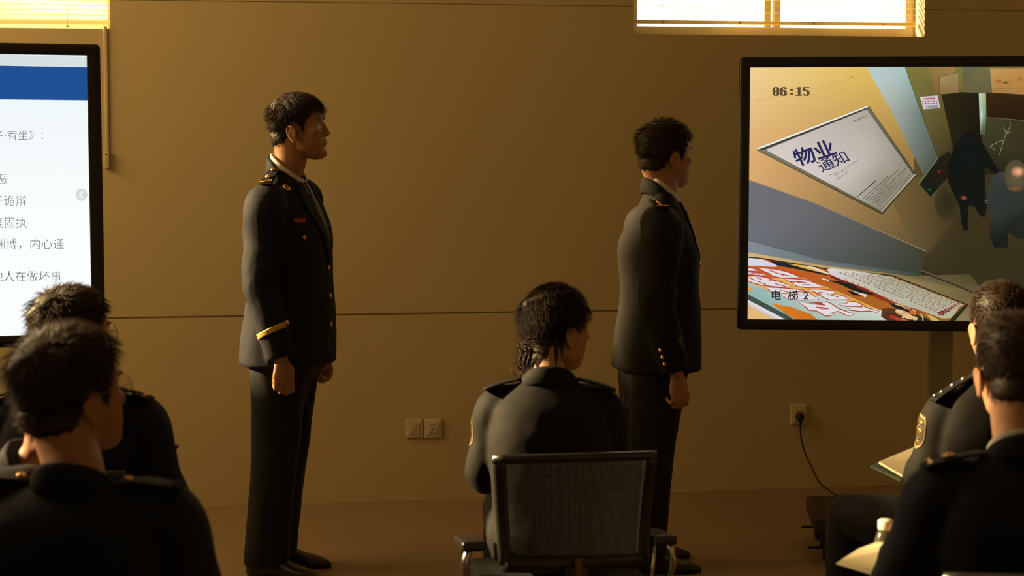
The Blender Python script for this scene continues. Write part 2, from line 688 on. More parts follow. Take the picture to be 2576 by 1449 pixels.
def screen_mat():
    m = bpy.data.materials.new('lit_screen')
    m.use_nodes = True
    t = m.node_tree
    b = t.nodes['Principled BSDF']
    b.inputs['Base Color'].default_value = (0.004, 0.004, 0.004, 1)
    b.inputs['Roughness'].default_value = 0.35
    b.inputs['Specular IOR Level'].default_value = 0.15
    at = t.nodes.new('ShaderNodeVertexColor')
    at.layer_name = 'picture'
    t.links.new(at.outputs[0], b.inputs['Emission Color'])
    b.inputs['Emission Strength'].default_value = 1.0
    return m


m_screen = screen_mat()


class Picture:
    """the lit image of a screen: flat coloured shapes laid on its plane"""

    def __init__(s, e, y):
        s.e, s.y, s.v, s.f, s.c, s.k = e, y, [], [], [], 0
        s.M = e.matrix_world.copy()
        s.I = s.M.inverted()
        s.n = s.M.to_3x3() @ Vector((0, 1, 0))
        s.p0 = s.M @ Vector((0, y, 0))

    def loc(s, px, py):
        q = s.I @ onplane(px, py, s.p0, s.n)
        return (q.x, s.y - 0.00006 * s.k, q.z)

    def poly(s, pts, col, same=False):
        """col: one colour or one per corner (0-255)"""
        if not same:
            s.k += 1
        P = [Vector((p[0], p[1], 0)) for p in pts]
        tr = tessellate_polygon([P])
        cols = col if isinstance(col[0], (tuple, list)) else [col] * len(pts)
        o = len(s.v)
        s.v += [s.loc(*p[:2]) for p in pts]
        s.c += [lin(q) for q in cols]
        s.f += [tuple(i + o for i in t) for t in tr]

    def outlined(s, pts, col, oc, wd):
        n = len(pts)
        A = sum(pts[i][0] * pts[(i + 1) % n][1] - pts[(i + 1) % n][0] * pts[i][1] for i in range(n))
        sg = 1 if A > 0 else -1
        out = []
        for i in range(n):
            p, a, b_ = Vector(pts[i]), Vector(pts[i - 1]), Vector(pts[(i + 1) % n])
            d1, d2 = (p - a).normalized(), (b_ - p).normalized()
            m_ = Vector((d1.y + d2.y, -d1.x - d2.x)) * sg
            if m_.length < 0.3:
                m_ = (d1 - d2)
            out.append(tuple(p + m_.normalized() * wd))
        s.poly(out, oc)
        s.poly(pts, col)

    def stroke(s, pts, wd, col, same=False):
        for p, q in zip(pts, pts[1:]):
            p, q = Vector(p[:2]), Vector(q[:2])
            d = (q - p)
            if d.length < 1e-6:
                continue
            n_ = Vector((-d.y, d.x)).normalized() * wd / 2
            s.poly([tuple(p + n_), tuple(q + n_), tuple(q - n_), tuple(p - n_)], col, same)
            same = True

    def disc(s, px, py, rx, ry, col, ec=None, n=24, rot=0, same=False):
        if not same:
            s.k += 1
        o = len(s.v)
        s.v.append(s.loc(px, py))
        s.c.append(lin(col))
        ca, sa = math.cos(rot), math.sin(rot)
        for j in range(n):
            a = 2 * math.pi * j / n
            u, v_ = rx * math.cos(a), ry * math.sin(a)
            s.v.append(s.loc(px + u * ca - v_ * sa, py + u * sa + v_ * ca))
            s.c.append(lin(ec or col))
        s.f += [(o, o + 1 + j, o + 1 + (j + 1) % n) for j in range(n)]

    def grid(s, fn, x0, x1, y0, y1, nx, ny):
        s.k += 1
        o = len(s.v)
        for j in range(ny + 1):
            for i in range(nx + 1):
                x, y = x0 + (x1 - x0) * i / nx, y0 + (y1 - y0) * j / ny
                s.v.append(s.loc(x, y))
                s.c.append(lin(fn(x, y)))
        for j in range(ny):
            for i in range(nx):
                a = o + j * (nx + 1) + i
                s.f.append((a, a + 1, a + nx + 2, a + nx + 1))

    def text(s, body, mapf, col, thin=0.0, space=1.0):
        s.k += 1
        v, f = text_mesh(body, thin, space)
        o = len(s.v)
        s.v += [s.loc(*mapf(p[0], p[1])) for p in v]
        s.c += [lin(col)] * len(v)
        s.f += [tuple(i + o for i in t) for t in f]
        return max(p[0] for p in v)

    def build(s, name, parent):
        # keep inside the visible glass
        me = bpy.data.meshes.new(name)
        me.from_pydata(s.v, [], s.f)
        at = me.color_attributes.new('picture', 'FLOAT_COLOR', 'POINT')
        at.data.foreach_set('color', np.c_[np.array(s.c), np.ones(len(s.c))].astype(np.float32).ravel())
        me.materials.append(m_screen)
        bm = bmesh.new()
        bm.from_mesh(me)
        x0, x1, z0, z1 = s.clip
        for co, no in (((x0, 0, 0), (1, 0, 0)), ((x1, 0, 0), (-1, 0, 0)), ((0, 0, z0), (0, 0, 1)), ((0, 0, z1), (0, 0, -1))):
            bmesh.ops.bisect_plane(bm, geom=bm.verts[:] + bm.edges[:] + bm.faces[:], plane_co=co, plane_no=no, clear_inner=True)
        for f_ in bm.faces:
            f_.normal_update()
            if f_.normal.y > 0:
                f_.normal_flip()
        bm.to_mesh(me)
        bm.free()
        return link(name, me, parent)


def television(label, px_edge, d, rz, side, width, ytop, ybot, ysc0, ysc1, pxs, poles, base):
    """side: -1 = the given edge is the right one"""
    e = W(px_edge, 500, d)
    E = thing('television', label, 'television', (e.x, e.y, 0), rz)
    bpy.context.view_layer.update()
    M = E.matrix_world.copy()
    n = M.to_3x3() @ Vector((0, 1, 0))
    inv = M.inverted()
    q = lambda px, py: inv @ onplane(px, py, M.translation, n)
    zt, zb = q(*ytop).z, q(*ybot).z
    s0, s1 = q(*ysc0).z, q(*ysc1).z
    sx_ = q(pxs, 500).x
    x0, x1 = (-width, 0) if side < 0 else (0, width)
    a0, a1 = (x0 - sx_, sx_) if side < 0 else (sx_, x1 - sx_)
    fr = MB()
    D = 0.07

    def rr(x0_, x1_, z0_, z1_, r, y):
        pts = []
        for cx_, cz_, an in ((x1_ - r, z1_ - r, 0), (x0_ + r, z1_ - r, 90), (x0_ + r, z0_ + r, 180), (x1_ - r, z0_ + r, 270)):
            for k in range(7):
                t_ = R(an + 15 * k)
                pts.append((cx_ + r * math.cos(t_), y, cz_ + r * math.sin(t_)))
        return pts
    i0, i1, j0, j1 = a0, a1, s1, s0
    rings = [rr(i0, i1, j0, j1, 0.002, 0.006), rr(i0, i1, j0, j1, 0.002, 0.0), rr(i0 - 0.004, i1 + 0.004, j0 - 0.004, j1 + 0.004, 0.004, -0.004),
             rr(x0 + 0.004, x1 - 0.004, zb + 0.004, zt - 0.004, 0.014, -0.006), rr(x0, x1, zb, zt, 0.016, 0.0),
             rr(x0, x1, zb, zt, 0.016, D * 0.6), rr(x0 + 0.02, x1 - 0.02, zb + 0.02, zt - 0.02, 0.02, D)]
    fr.add(loft(rings, cap=False))
    fr.add(prism(rr(x0 + 0.02, x1 - 0.02, zb + 0.02, zt - 0.02, 0.02, D), (0, 1, 0), 0.002))
    fr.build('bezel', m_bezel, E)
    P = Picture(E, 0.004)
    P.clip = (i0, i1, j0, j1)
    # stand
    for px in poles:
        x = inv @ onplane(px, 860, M @ Vector((0, D + 0.05, 0)), n)
        MB().add(rbox((x.x, D + 0.06, (zb + 0.5 + 0.15) / 2), (0.092, 0.05, zb + 0.5 - 0.15), 0.008)).build('stand_pole', m_pole, E)
    bx0, bx1, by0, by1, bz0, bz1 = base
    MB().add(rbox(((bx0 + bx1) / 2, (by0 + by1) / 2, (bz0 + bz1) / 2), (bx1 - bx0, by1 - by0, bz1 - bz0), 0.02, 4)).build('stand_base', m_base, E)
    for x in (bx0 + 0.05, bx1 - 0.05):
        for y in (by0 + 0.05, by1 - 0.05):
            cst = MB()
            cst.add(lathe([(0, -0.014), (0.034, -0.014), (0.039, -0.008), (0.039, 0.008), (0.034, 0.014), (0, 0.014)], 20), 0, Matrix.Translation((x, y, 0.0395)) @ Matrix.Rotation(R(90), 4, 'Y'))
            cst.add(rbox((x, y, 0.075), (0.05, 0.05, bz0 + 0.004 - 0.055), 0.01))
            cst.add(rbox((x - 0.045, y, 0.05), (0.05, 0.018, 0.008), 0.003))
            cst.build('caster', m_black, E)
    return E, P


# slide screen, left
T1, P1 = television('large black-framed screen showing a white text slide with a blue band', 259, 6.28, R(9), -1, 1.86,
                    (240, 111.5), (20, 874.5), (200, 139), (60, 843.5), 225, (-250, -70), (-1.55, -0.40, -0.2, 0.35, 0.11, 0.17))
WHITE = (246, 251, 254)
P1.grid(lambda x, y: tuple(np.array((240, 247, 250)) + (np.array((252, 255, 255)) - np.array((240, 247, 250))) * min(1, max(0, (y - 250) / 350))), -900, 240, 120, 900, 8, 12)
P1.poly([(-900, 113), (0, 137), (240, 143.5), (240, 169), (0, 163.5), (-900, 143)], (214, 224, 224))
P1.poly([(-900, 143), (0, 165), (240, 169.5), (240, 252.5), (0, 250), (-900, 240)], (29, 80, 148))
INK = (62, 66, 70)


def line1(body, xr, yb, size, slope=0.004):
    v, f = text_mesh(body, -0.012)
    wd = max(p[0] for p in v)
    P1.text(body, lambda u, q: (xr - (wd - u) * size, yb - q * size - (wd - u) * size * slope), INK, -0.012)


SZ = 29.5
line1('子·宥坐》：', 108, 350.5, 27.5)
line1('恶', 17, 461, SZ)
line1('于诡辩', 66, 516, SZ)
line1('度固执', 67, 571.5, SZ)
line1('识渊博，内心通', 160.5, 625, SZ)
line1('知他人在做坏事', 154, 706.5, SZ)
P1.disc(205, 490, 14.8, 15.5, (214, 219, 221))
P1.stroke([(209.5, 481.5), (200, 490), (209.5, 499)], 2.6, (250, 252, 252))
P1.build('screen', T1)

# picture screen, right
T2, P2 = television('large black-framed screen showing a security camera picture of an elevator', 1857, 7.1, R(-14), 1, 1.92,
                    (2100, 142.5), (2100, 831), (2100, 169), (2100, 804.5), 1884, (2367, 2545), (0.30, 1.62, -0.22, 0.26, 0.105, 0.175))



def lerp3(a, b, t):
    t = min(1, max(0, t))
    return tuple(x + (y - x) * t for x, y in zip(a, b))


def tan_wall(x, y):
    top = lerp3((240, 210, 145), (226, 190, 95), (x - 1890) / 280)
    mid = lerp3((222, 172, 112), (150, 118, 66), (x - 1890) / 400)
    bot = lerp3((200, 158, 108), (84, 70, 42), (x - 1890) / 430)
    return lerp3(top, mid, (y - 170) / 230) if y < 400 else lerp3(mid, bot, (y - 400) / 250)


P2.grid(tan_wall, 1870, 2330, 160, 820, 24, 24)


def floorcol(x, y):
    return lerp3(lerp3((92, 76, 44), (58, 48, 26), (x - 2290) / 120), (50, 46, 26), (y - 560) / 150)


P2.grid(floorcol, 2300, 3100, 160, 820, 20, 16)
# floor edge in front of the cabinet side, lower skirting
P2.poly([(2225, 470), (2330, 440), (2400, 560), (2345, 640), (2310, 640)], [(120, 96, 56), (90, 76, 44), (62, 54, 30), (60, 52, 30), (96, 80, 50)])
P2.poly([(1878, 452), (2060, 515), (2330, 632), (2318, 694), (2060, 652), (1878, 604)],
        [(112, 112, 118), (104, 104, 106), (62, 62, 46), (54, 60, 46), (84, 92, 90), (108, 112, 120)])
P2.poly([(1878, 603), (2060, 652), (2318, 690), (2290, 700), (2060, 666), (1878, 634)],
        [(130, 140, 150), (104, 114, 116), (60, 66, 50), (58, 62, 48), (118, 122, 118), (132, 140, 150)])
P2.stroke([(1882, 604), (2060, 652), (2310, 690)], 1.2, (76, 84, 88))
P2.stroke([(1882, 452), (2060, 515), (2330, 632)], 2.0, (150, 128, 96))
P2.poly([(1878, 634), (2060, 666), (2290, 694), (2440, 690), (2480, 740), (2480, 815), (1878, 815)],
        [(214, 178, 120), (184, 156, 104), (110, 98, 62), (74, 66, 38), (92, 84, 52), (128, 116, 78), (214, 178, 120)])
P2.stroke([(2316, 680), (2400, 712), (2470, 742)], 4.5, (92, 78, 58))
P2.stroke([(2316, 684), (2400, 716), (2470, 746)], 2.5, (30, 26, 14))
# metal jamb strip
P2.poly([(2178, 165), (2276, 165), (2318, 285), (2360, 396), (2323, 440), (2290, 375), (2240, 275), (2205, 215)],
        [(186, 204, 206), (168, 196, 190), (112, 128, 122), (70, 80, 68), (84, 92, 82), (120, 126, 118), (166, 172, 164), (186, 196, 196)])
P2.stroke([(2276, 165), (2318, 285), (2360, 396)], 2, (52, 54, 38))
P2.poly([(2276, 165), (2600, 165), (3100, 165), (3100, 240), (2600, 240), (2480, 232), (2390, 236), (2400, 365), (2360, 396), (2318, 285)],
        [(128, 122, 62), (150, 125, 70), (110, 90, 50), (90, 74, 40), (118, 94, 50), (112, 96, 52), (104, 88, 46), (66, 58, 32), (70, 64, 34), (104, 96, 52)])
P2.poly([(2336, 165), (2400, 165), (2410, 236), (2352, 236)], [(150, 118, 62), (160, 128, 70), (128, 104, 56), (120, 98, 52)])
P2.poly([(2420, 165), (2490, 165), (2494, 234), (2426, 234)], [(96, 98, 72), (112, 108, 76), (96, 92, 62), (104, 96, 58)])
P2.poly([(2364, 194), (2410, 182), (2410, 236), (2364, 236)], [(168, 144, 96), (158, 134, 88), (136, 112, 68), (134, 112, 66)])
P2.stroke([(2364, 236), (2363, 194), (2410, 182)], 1.6, (108, 84, 42))
P2.poly([(2490, 172), (2580, 172), (2580, 238), (2496, 233)], [(196, 154, 88), (190, 140, 74), (170, 124, 66), (168, 126, 70)])
for (x, y, rx, ry, cc) in ((2512, 205, 14, 8, (170, 88, 40)), (2530, 208, 12, 6, (84, 62, 34)), (2566, 200, 12, 9, (176, 96, 42)), (2545, 214, 20, 4, (188, 110, 52))):
    P2.disc(x, y, rx, ry, cc, (184, 140, 76))
for y in (222, 228):
    P2.stroke([(2500, y), (2574, y + 2)], 1.2, (140, 108, 62))
# small notice on the wall
P2.poly([(2314, 244), (2359, 240), (2365, 272), (2323, 275)], [(206, 204, 214), (196, 196, 204), (182, 184, 190), (196, 198, 206)])
P2.stroke([(2324, 249), (2351, 247)], 3.4, (196, 84, 70))
for r_ in range(2):
    for k in range(6):
        P2.disc(2321 + k * 6.8 + r_ * 1.2, 255 + r_ * 6 - k * 0.35, 1.9, 2.4, (170, 92, 92), None, 8, 0, k > 0)
for k in range(3):
    P2.stroke([(2328 + k, 267 + k * 2.2), (2358 + k, 265.5 + k * 2.2)], 1.0, (70, 70, 80))
# door opening, slit of light, far wall
P2.poly([(2368, 238), (2420, 232), (2466, 234), (2470, 300), (2474, 420), (2400, 420), (2396, 366)],
        [(44, 38, 20), (30, 26, 15), (32, 28, 16), (24, 22, 14), (20, 22, 15), (18, 20, 14), (34, 30, 16)])
P2.poly([(2476, 234), (2600, 240), (3100, 250), (3100, 320), (2600, 306), (2478, 296)], [(58, 38, 18), (52, 32, 14), (40, 26, 12), (34, 24, 12), (40, 27, 13), (40, 29, 15)])
P2.poly([(2476, 296), (2600, 306), (3100, 320), (3100, 430), (2600, 430), (2460, 440)], [(66, 64, 40), (50, 46, 28), (34, 32, 20), (28, 26, 16), (44, 40, 24), (30, 30, 20)])
P2.poly([(2462, 235), (2480, 235), (2481, 290), (2478, 340), (2466, 340), (2464, 300)],
        [(196, 214, 182), (160, 178, 130), (120, 136, 104), (70, 76, 52), (76, 82, 58), (170, 196, 176)])
P2.disc(2469, 288, 3.2, 20, (216, 236, 224), (150, 176, 156))
P2.stroke([(2482, 295), (2530, 299), (2600, 305)], 2.2, (92, 84, 58))
for l in (((2541, 306), (2541, 318), (2531, 335), (2524, 355), (2514, 390)), ((2531, 335), (2524, 320)), ((2531, 337), (2542, 330)), ((2524, 352), (2508, 358), (2490, 368), (2502, 376))):
    P2.stroke(l, 1.4, (150, 140, 108))
# lift button panel
P2.poly([(2360, 396), (2390, 380), (2400, 430), (2340, 494), (2312, 462)], [(30, 32, 20), (34, 28, 18), (34, 26, 18), (18, 26, 18), (22, 28, 20)])
P2.stroke([(2312, 462), (2360, 396)], 3.0, (104, 112, 92))
P2.disc(2362, 432, 3.2, 3.6, (206, 36, 24), (90, 24, 16))
P2.disc(2376, 405, 3.0, 3.0, (84, 24, 16), (34, 26, 18))
P2.disc(2338, 477, 5, 4, (24, 96, 52), (20, 40, 26), 16, -0.8)
# darker foot of the floor below the panel
P2.disc(2385, 510, 34, 46, (40, 38, 22), (62, 54, 30))
# dark figure seen from above
P2.poly([(2396, 380), (2412, 352), (2436, 342), (2456, 346), (2474, 362), (2490, 392), (2512, 428), (2504, 438), (2486, 424), (2476, 420), (2478, 470), (2482, 520),
         (2478, 548), (2462, 540), (2452, 520), (2436, 518), (2434, 560), (2436, 578), (2424, 580), (2418, 560), (2414, 520), (2404, 500), (2386, 460), (2382, 420)],
        [(14, 20, 17)] * 24)
P2.disc(2440, 352, 22, 20, (17, 22, 24), (13, 19, 17))
P2.disc(2438, 400, 40, 34, (13, 24, 24), (12, 19, 16))
P2.disc(2424, 498, 9, 7, (150, 82, 56), (40, 26, 20), 16, 0.2)
for k in range(2):
    P2.stroke([(2474, 503 + k * 5), (2488, 506 + k * 5)], 1.6, (130, 124, 96), k > 0)
# grey-coated figure with thinning hair
P2.poly([(2486, 470), (2494, 448), (2512, 434), (2540, 430), (2600, 430), (2640, 470), (2640, 600), (2560, 600), (2534, 584), (2536, 622), (2500, 622), (2488, 590), (2492, 556), (2484, 510)],
        [(50, 56, 52), (56, 62, 60), (60, 64, 60), (58, 60, 54), (52, 56, 50), (46, 50, 44), (30, 34, 28), (30, 36, 30), (26, 32, 27), (22, 28, 24), (20, 26, 22), (30, 36, 32), (44, 50, 46), (46, 54, 52)])
P2.disc(2555, 442, 29, 41, (104, 88, 62), (74, 70, 52))
P2.disc(2554, 474, 20, 8, (120, 84, 54), (84, 72, 52))
P2.disc(2560, 432, 18, 15, (232, 172, 130), (112, 92, 66))
P2.disc(2562, 432, 8, 7, (244, 160, 128), (222, 160, 122))
# seams and scuffs of the wall panel
P2.stroke([(1888, 256), (1990, 236), (2095, 212), (2150, 194)], 0.9, (196, 156, 92))
P2.stroke([(2126, 190), (2148, 195)], 1.0, (140, 116, 70))


# framed notice
def homog(q):
    A = []
    for (u, v), (x, y) in zip(((0, 0), (1, 0), (1, 1), (0, 1)), q):
        A.append([u, v, 1, 0, 0, 0, -u * x, -v * x, x])
        A.append([0, 0, 0, u, v, 1, -u * y, -v * y, y])
    A = np.array(A, float)
    h = np.linalg.solve(A[:, :8], A[:, 8])
    return lambda u, v: ((h[0] * u + h[1] * v + h[2]) / (h[6] * u + h[7] * v + 1), (h[3] * u + h[4] * v + h[5]) / (h[6] * u + h[7] * v + 1))


P2.poly([(1903, 378), (2186, 266), (2306, 441), (2219, 540)], [(120, 100, 66), (120, 100, 60), (70, 60, 36), (60, 52, 34)])
P2.poly([(1902, 373.5), (2182, 266.5), (2304, 439), (2217, 535.5)], [(126, 124, 110), (108, 110, 98), (70, 68, 48), (84, 80, 58)])
P2.poly([(1902, 373.5), (2182, 266.5), (2184, 269), (1912, 375.5)], (238, 236, 226))
P2.poly([(1908, 376), (2182, 270.5), (2182, 274), (1918, 378)], (60, 62, 58))
P2.poly([(2217, 535.5), (2304, 439), (2300, 438), (2216, 531)], (176, 168, 142))
NQ = [(1926, 377), (2180, 275), (2298, 440), (2215, 530)]
hm = homog(NQ)
P2.k += 1
o_ = len(P2.v)
for j in range(13):
    for i in range(13):
        u, v = i / 12, j / 12
        P2.v.append(P2.loc(*hm(u, v)))
        nz = noise.noise(Vector((u * 3.1, v * 2.7, 3.3))) * 10
        cc = lerp3(lerp3((214, 202, 196), (166, 162, 148), u * 0.8 + v * 0.3), (136, 130, 112), (v - 0.35) / 0.6)
        P2.c.append(lin(tuple(min(255, max(0, x + nz)) for x in cc)))
P2.f += [(o_ + j * 13 + i, o_ + j * 13 + i + 1, o_ + (j + 1) * 13 + i + 1, o_ + (j + 1) * 13 + i) for j in range(12) for i in range(12)]
NAVY, GREYINK = (38, 40, 84), (70, 68, 66)


# local text frames inside the picture: origin, along, up (px)
def frame_map(o, ax, up):
    return lambda u, q: (o[0] + ax[0] * u + up[0] * q, o[1] + ax[1] * u + up[1] * q)


P2.text('物业', frame_map((2006, 417), (51, -16.5), (-21, -44)), NAVY, 0.02, 0.95)
P2.text('通知', frame_map((2066, 433), (38, -16), (-20, -30)), NAVY, 0.005, 0.95)
P2.stroke([(2086, 441), (2095, 437.5), (2104, 434)], 1.0, GREYINK)
P2.text('THE BLACKOUT', frame_map((2098, 446.5), (7.2, -5.0), (-2.8, -5.6)), (78, 78, 84), 0.0, 1.25)
P2.text('NOTICE', frame_map((2105, 453), (7.0, -4.6), (-2.8, -5.6)), (78, 78, 84), 0.0, 1.25)
P2.text('物业管理中心', frame_map((2147, 308), (6.2, -2.6), (-2.4, -5.4)), (92, 88, 84), 0.01)


def textrow(u0, u1, v, wd, col, dash=0.02):
    u = u0
    k = 0
    while u < u1:
        e_ = min(u1, u + dash * (0.75 if (k * 7) % 5 else 0.4))
        a_, b_ = hm(u, v), hm(e_, v)
        P2.stroke([a_, b_], wd, col, k > 0)
        u += dash
        k += 1


textrow(0.02, 0.36, 0.625, 2.6, (62, 58, 54), 0.035)
for v, ue, wd in ((0.69, 0.56, 1.9), (0.725, 0.80, 1.9), (0.76, 0.42, 1.9), (0.79, 1.0, 1.9), (0.82, 0.44, 1.9), (0.845, 0.58, 1.8)):
    textrow(0.04, ue, v, wd, (82, 76, 66), 0.03)
for k in range(6):
    v = 0.87 + k * 0.013
    P2.stroke([hm(0.06, v), hm(0.5 + 0.08 * math.sin(k * 2.2), v)], 0.7, (110, 102, 86), k > 0)
P2.stroke([hm(0.6, 0.87), hm(0.95, 0.80)], 0.7, (120, 104, 84))
P2.stroke([hm(0.6, 0.90), hm(0.95, 0.83)], 0.7, (120, 104, 84))
P2.stroke([hm(0.74, 0.955), hm(0.92, 0.93)], 1.4, (96, 88, 72))
P2.k += 1
for i in range(8):
    for j in range(8):
        if 1 < i + j < 10:
            x, y = hm(0.80 + i * 0.024, 0.05 + j * 0.030)
            P2.disc(x, y, 1.2, 1.2, (206, 200, 182), None, 4, 0, True)
for i in range(4):
    for j in range(3):
        x, y = hm(0.10 + i * 0.045, 0.90 + j * 0.03)
        P2.disc(x, y, 1.0, 1.0, (176, 168, 146), None, 4, 0, True)

# orange menu board at the bottom
P2.poly([(1878, 645), (1920, 649), (2080, 675), (2246, 692), (2436, 766), (2398, 812), (1878, 812)], (52, 44, 28))
P2.poly([(1878, 648), (1920, 652), (2080, 678), (2244, 695), (2428, 766), (2394, 812), (1878, 812)],
        [(200, 92, 38), (198, 88, 36), (186, 84, 34), (160, 80, 34), (150, 96, 36), (140, 92, 30), (186, 100, 40)])
P2.poly([(2398, 812), (2436, 766), (2424, 768), (2382, 812)], (40, 44, 26))
P2.poly([(1878, 700), (2025, 700), (2100, 735), (2200, 780), (2260, 812), (1878, 812)], [(222, 176, 84), (226, 180, 92), (222, 172, 84), (220, 180, 96), (222, 190, 110), (220, 180, 90)])
P2.poly([(2025, 700), (2120, 738), (2215, 780), (2200, 783), (2100, 742), (2010, 702)], (214, 160, 70))
P2.poly([(1878, 708), (1930, 730), (2010, 742), (2090, 745), (2140, 760), (2235, 786), (2330, 812), (1960, 812), (1878, 736)],
        [(168, 190, 186), (150, 182, 178), (196, 204, 196), (206, 212, 204), (196, 210, 202), (206, 214, 200), (200, 206, 190), (140, 176, 168), (140, 178, 174)])
P2.poly([(1938, 762), (1990, 772), (2040, 790), (2066, 812), (2015, 812), (1975, 788)], [(222, 132, 40), (210, 116, 32), (204, 112, 30), (208, 114, 32), (206, 112, 30), (212, 122, 36)])
P2.poly([(1878, 738), (1980, 792), (2010, 812), (1994, 812), (1878, 752)], (66, 80, 74))
P2.poly([(1878, 752), (1960, 796), (1988, 812), (1966, 812), (1878, 766)], [(222, 216, 222), (234, 228, 230), (226, 220, 220), (190, 180, 176), (204, 192, 186)])
P2.poly([(1878, 766), (1966, 812), (1878, 812)], [(226, 184, 120)] * 3)
P2.disc(1886, 727, 6, 4.5, (230, 160, 60))
# sky-blue corner, dark stripe, pale stripe at the top of the board
P2.poly([(1878, 648), (1918, 652), (1938, 660), (1956, 668), (1950, 671), (1878, 668)], (214, 212, 224))
P2.poly([(1934, 655), (1985, 662), (2030, 675), (2086, 692), (2075, 692), (2000, 676), (1955, 668)], (34, 38, 48))
P2.poly([(1980, 663), (2010, 666), (2050, 676), (2086, 690), (2030, 677)], [(224, 170, 62), (220, 168, 66), (222, 176, 90), (228, 196, 130), (222, 168, 64)])
P2.poly([(2012, 666), (2050, 672), (2092, 690), (2085, 690), (2045, 676)], (232, 214, 184))
# price list panel
P2.poly([(2080, 677), (2092, 674), (2150, 681), (2244, 696), (2424, 766), (2412, 772), (2402, 788), (2390, 800), (2370, 801), (2340, 790), (2310, 778), (2255, 762), (2180, 726), (2110, 700), (2088, 690)],
        [(216, 212, 208), (216, 212, 208), (204, 200, 186), (172, 166, 140), (172, 166, 138), (176, 170, 144), (180, 176, 150), (180, 176, 150), (180, 178, 152), (182, 178, 154), (184, 178, 158), (188, 184, 166), (196, 190, 178), (208, 202, 196), (214, 208, 206)])
P2.poly([(2086, 690), (2110, 700), (2180, 726), (2255, 762), (2312, 782), (2322, 790), (2290, 784), (2210, 752), (2150, 726), (2090, 697)],
        [(128, 30, 30), (128, 30, 32), (136, 42, 30), (140, 62, 26), (150, 74, 26), (150, 74, 26), (146, 68, 24), (142, 58, 26), (134, 40, 30), (124, 28, 30)])
for k, (x, y) in enumerate(((2124, 702), (2140, 708), (2156, 714), (2172, 720), (2186, 728), (2222, 744), (2238, 751), (2252, 757), (2266, 764), (2280, 772), (2294, 778))):
    P2.stroke([(x, y), (x + 9, y + 4)], 4.2, (206, 168, 150), k > 0)
    P2.stroke([(x + 2, y - 1.5), (x + 6, y + 4)], 1.2, (140, 54, 34), True)
for k in range(8):
    t0 = (2102 + k * 21, 681 + k * 2.6)
    t1 = (2356 + k * 6.6, 783 - k * 3.3)
    n_ = 26
    for j in range(n_):
        if (j * 5 + k * 3) % 9 in (0,):
            continue
        a_, b_ = j / n_, (j + 0.72) / n_
        P2.stroke([(t0[0] + (t1[0] - t0[0]) * a_, t0[1] + (t1[1] - t0[1]) * a_), (t0[0] + (t1[0] - t0[0]) * b_, t0[1] + (t1[1] - t0[1]) * b_)],
                  1.5 if k else 1.8, (120, 90, 62), j > 0)
for k in range(7):
    P2.disc(2366 + k * 7.4, 789 - k * 4.2, 9.5 - k * 0.8, 3.6 - k * 0.25, (118, 36, 34), None, 16, 0.32)
    P2.stroke([(2361 + k * 7.4, 787.5 - k * 4.2), (2371 + k * 7.4, 790.5 - k * 4.2)], 1.0, (184, 140, 120))
# food bowl
P2.poly([(2218, 776), (2232, 774), (2258, 778), (2300, 790), (2330, 800), (2350, 812), (2240, 812), (2216, 796)],
        [(104, 60, 34), (112, 64, 36), (74, 48, 34), (40, 36, 34), (40, 38, 36), (44, 40, 36), (92, 36, 24), (88, 50, 30)])
P2.poly([(2234, 762), (2252, 764), (2280, 778), (2310, 790), (2300, 792), (2262, 782)], (36, 36, 38))
for (x, y, rx, ry, cc) in ((2272, 788, 22, 7, (206, 158, 106)), (2262, 782, 10, 4, (226, 196, 150)), (2284, 796, 16, 6, (222, 190, 130)), (2248, 798, 12, 5, (170, 52, 34)),
                           (2262, 804, 12, 4, (184, 66, 44)), (2296, 786, 10, 5, (196, 104, 44)), (2300, 800, 8, 5, (216, 182, 120)), (2270, 798, 3, 2, (240, 210, 190)), (2276, 806, 10, 3, (204, 110, 60))):
    P2.disc(x, y, rx, ry, cc, None, 14, 0.3)
P2.stroke([(2250, 764), (2272, 770), (2278, 776)], 3.0, (204, 180, 120))
P2.stroke([(2315, 789), (2321, 798), (2321, 806)], 3.0, (206, 190, 150))
P2.poly([(2328, 789), (2345, 795), (2372, 812), (2350, 812)], (208, 176, 96))
# small black figure
P2.poly([(2080, 704), (2110, 707), (2148, 716), (2156, 724), (2195, 738), (2196, 742), (2170, 738), (2140, 728), (2120, 718)], (30, 34, 30))
P2.poly([(2130, 731), (2150, 733), (2165, 744), (2146, 742)], (28, 30, 28))
P2.poly([(2138, 730), (2162, 736), (2180, 740), (2172, 748), (2178, 747), (2158, 738)], (220, 206, 196))
P2.stroke([(2068, 701), (2085, 705)], 3, (226, 214, 204))
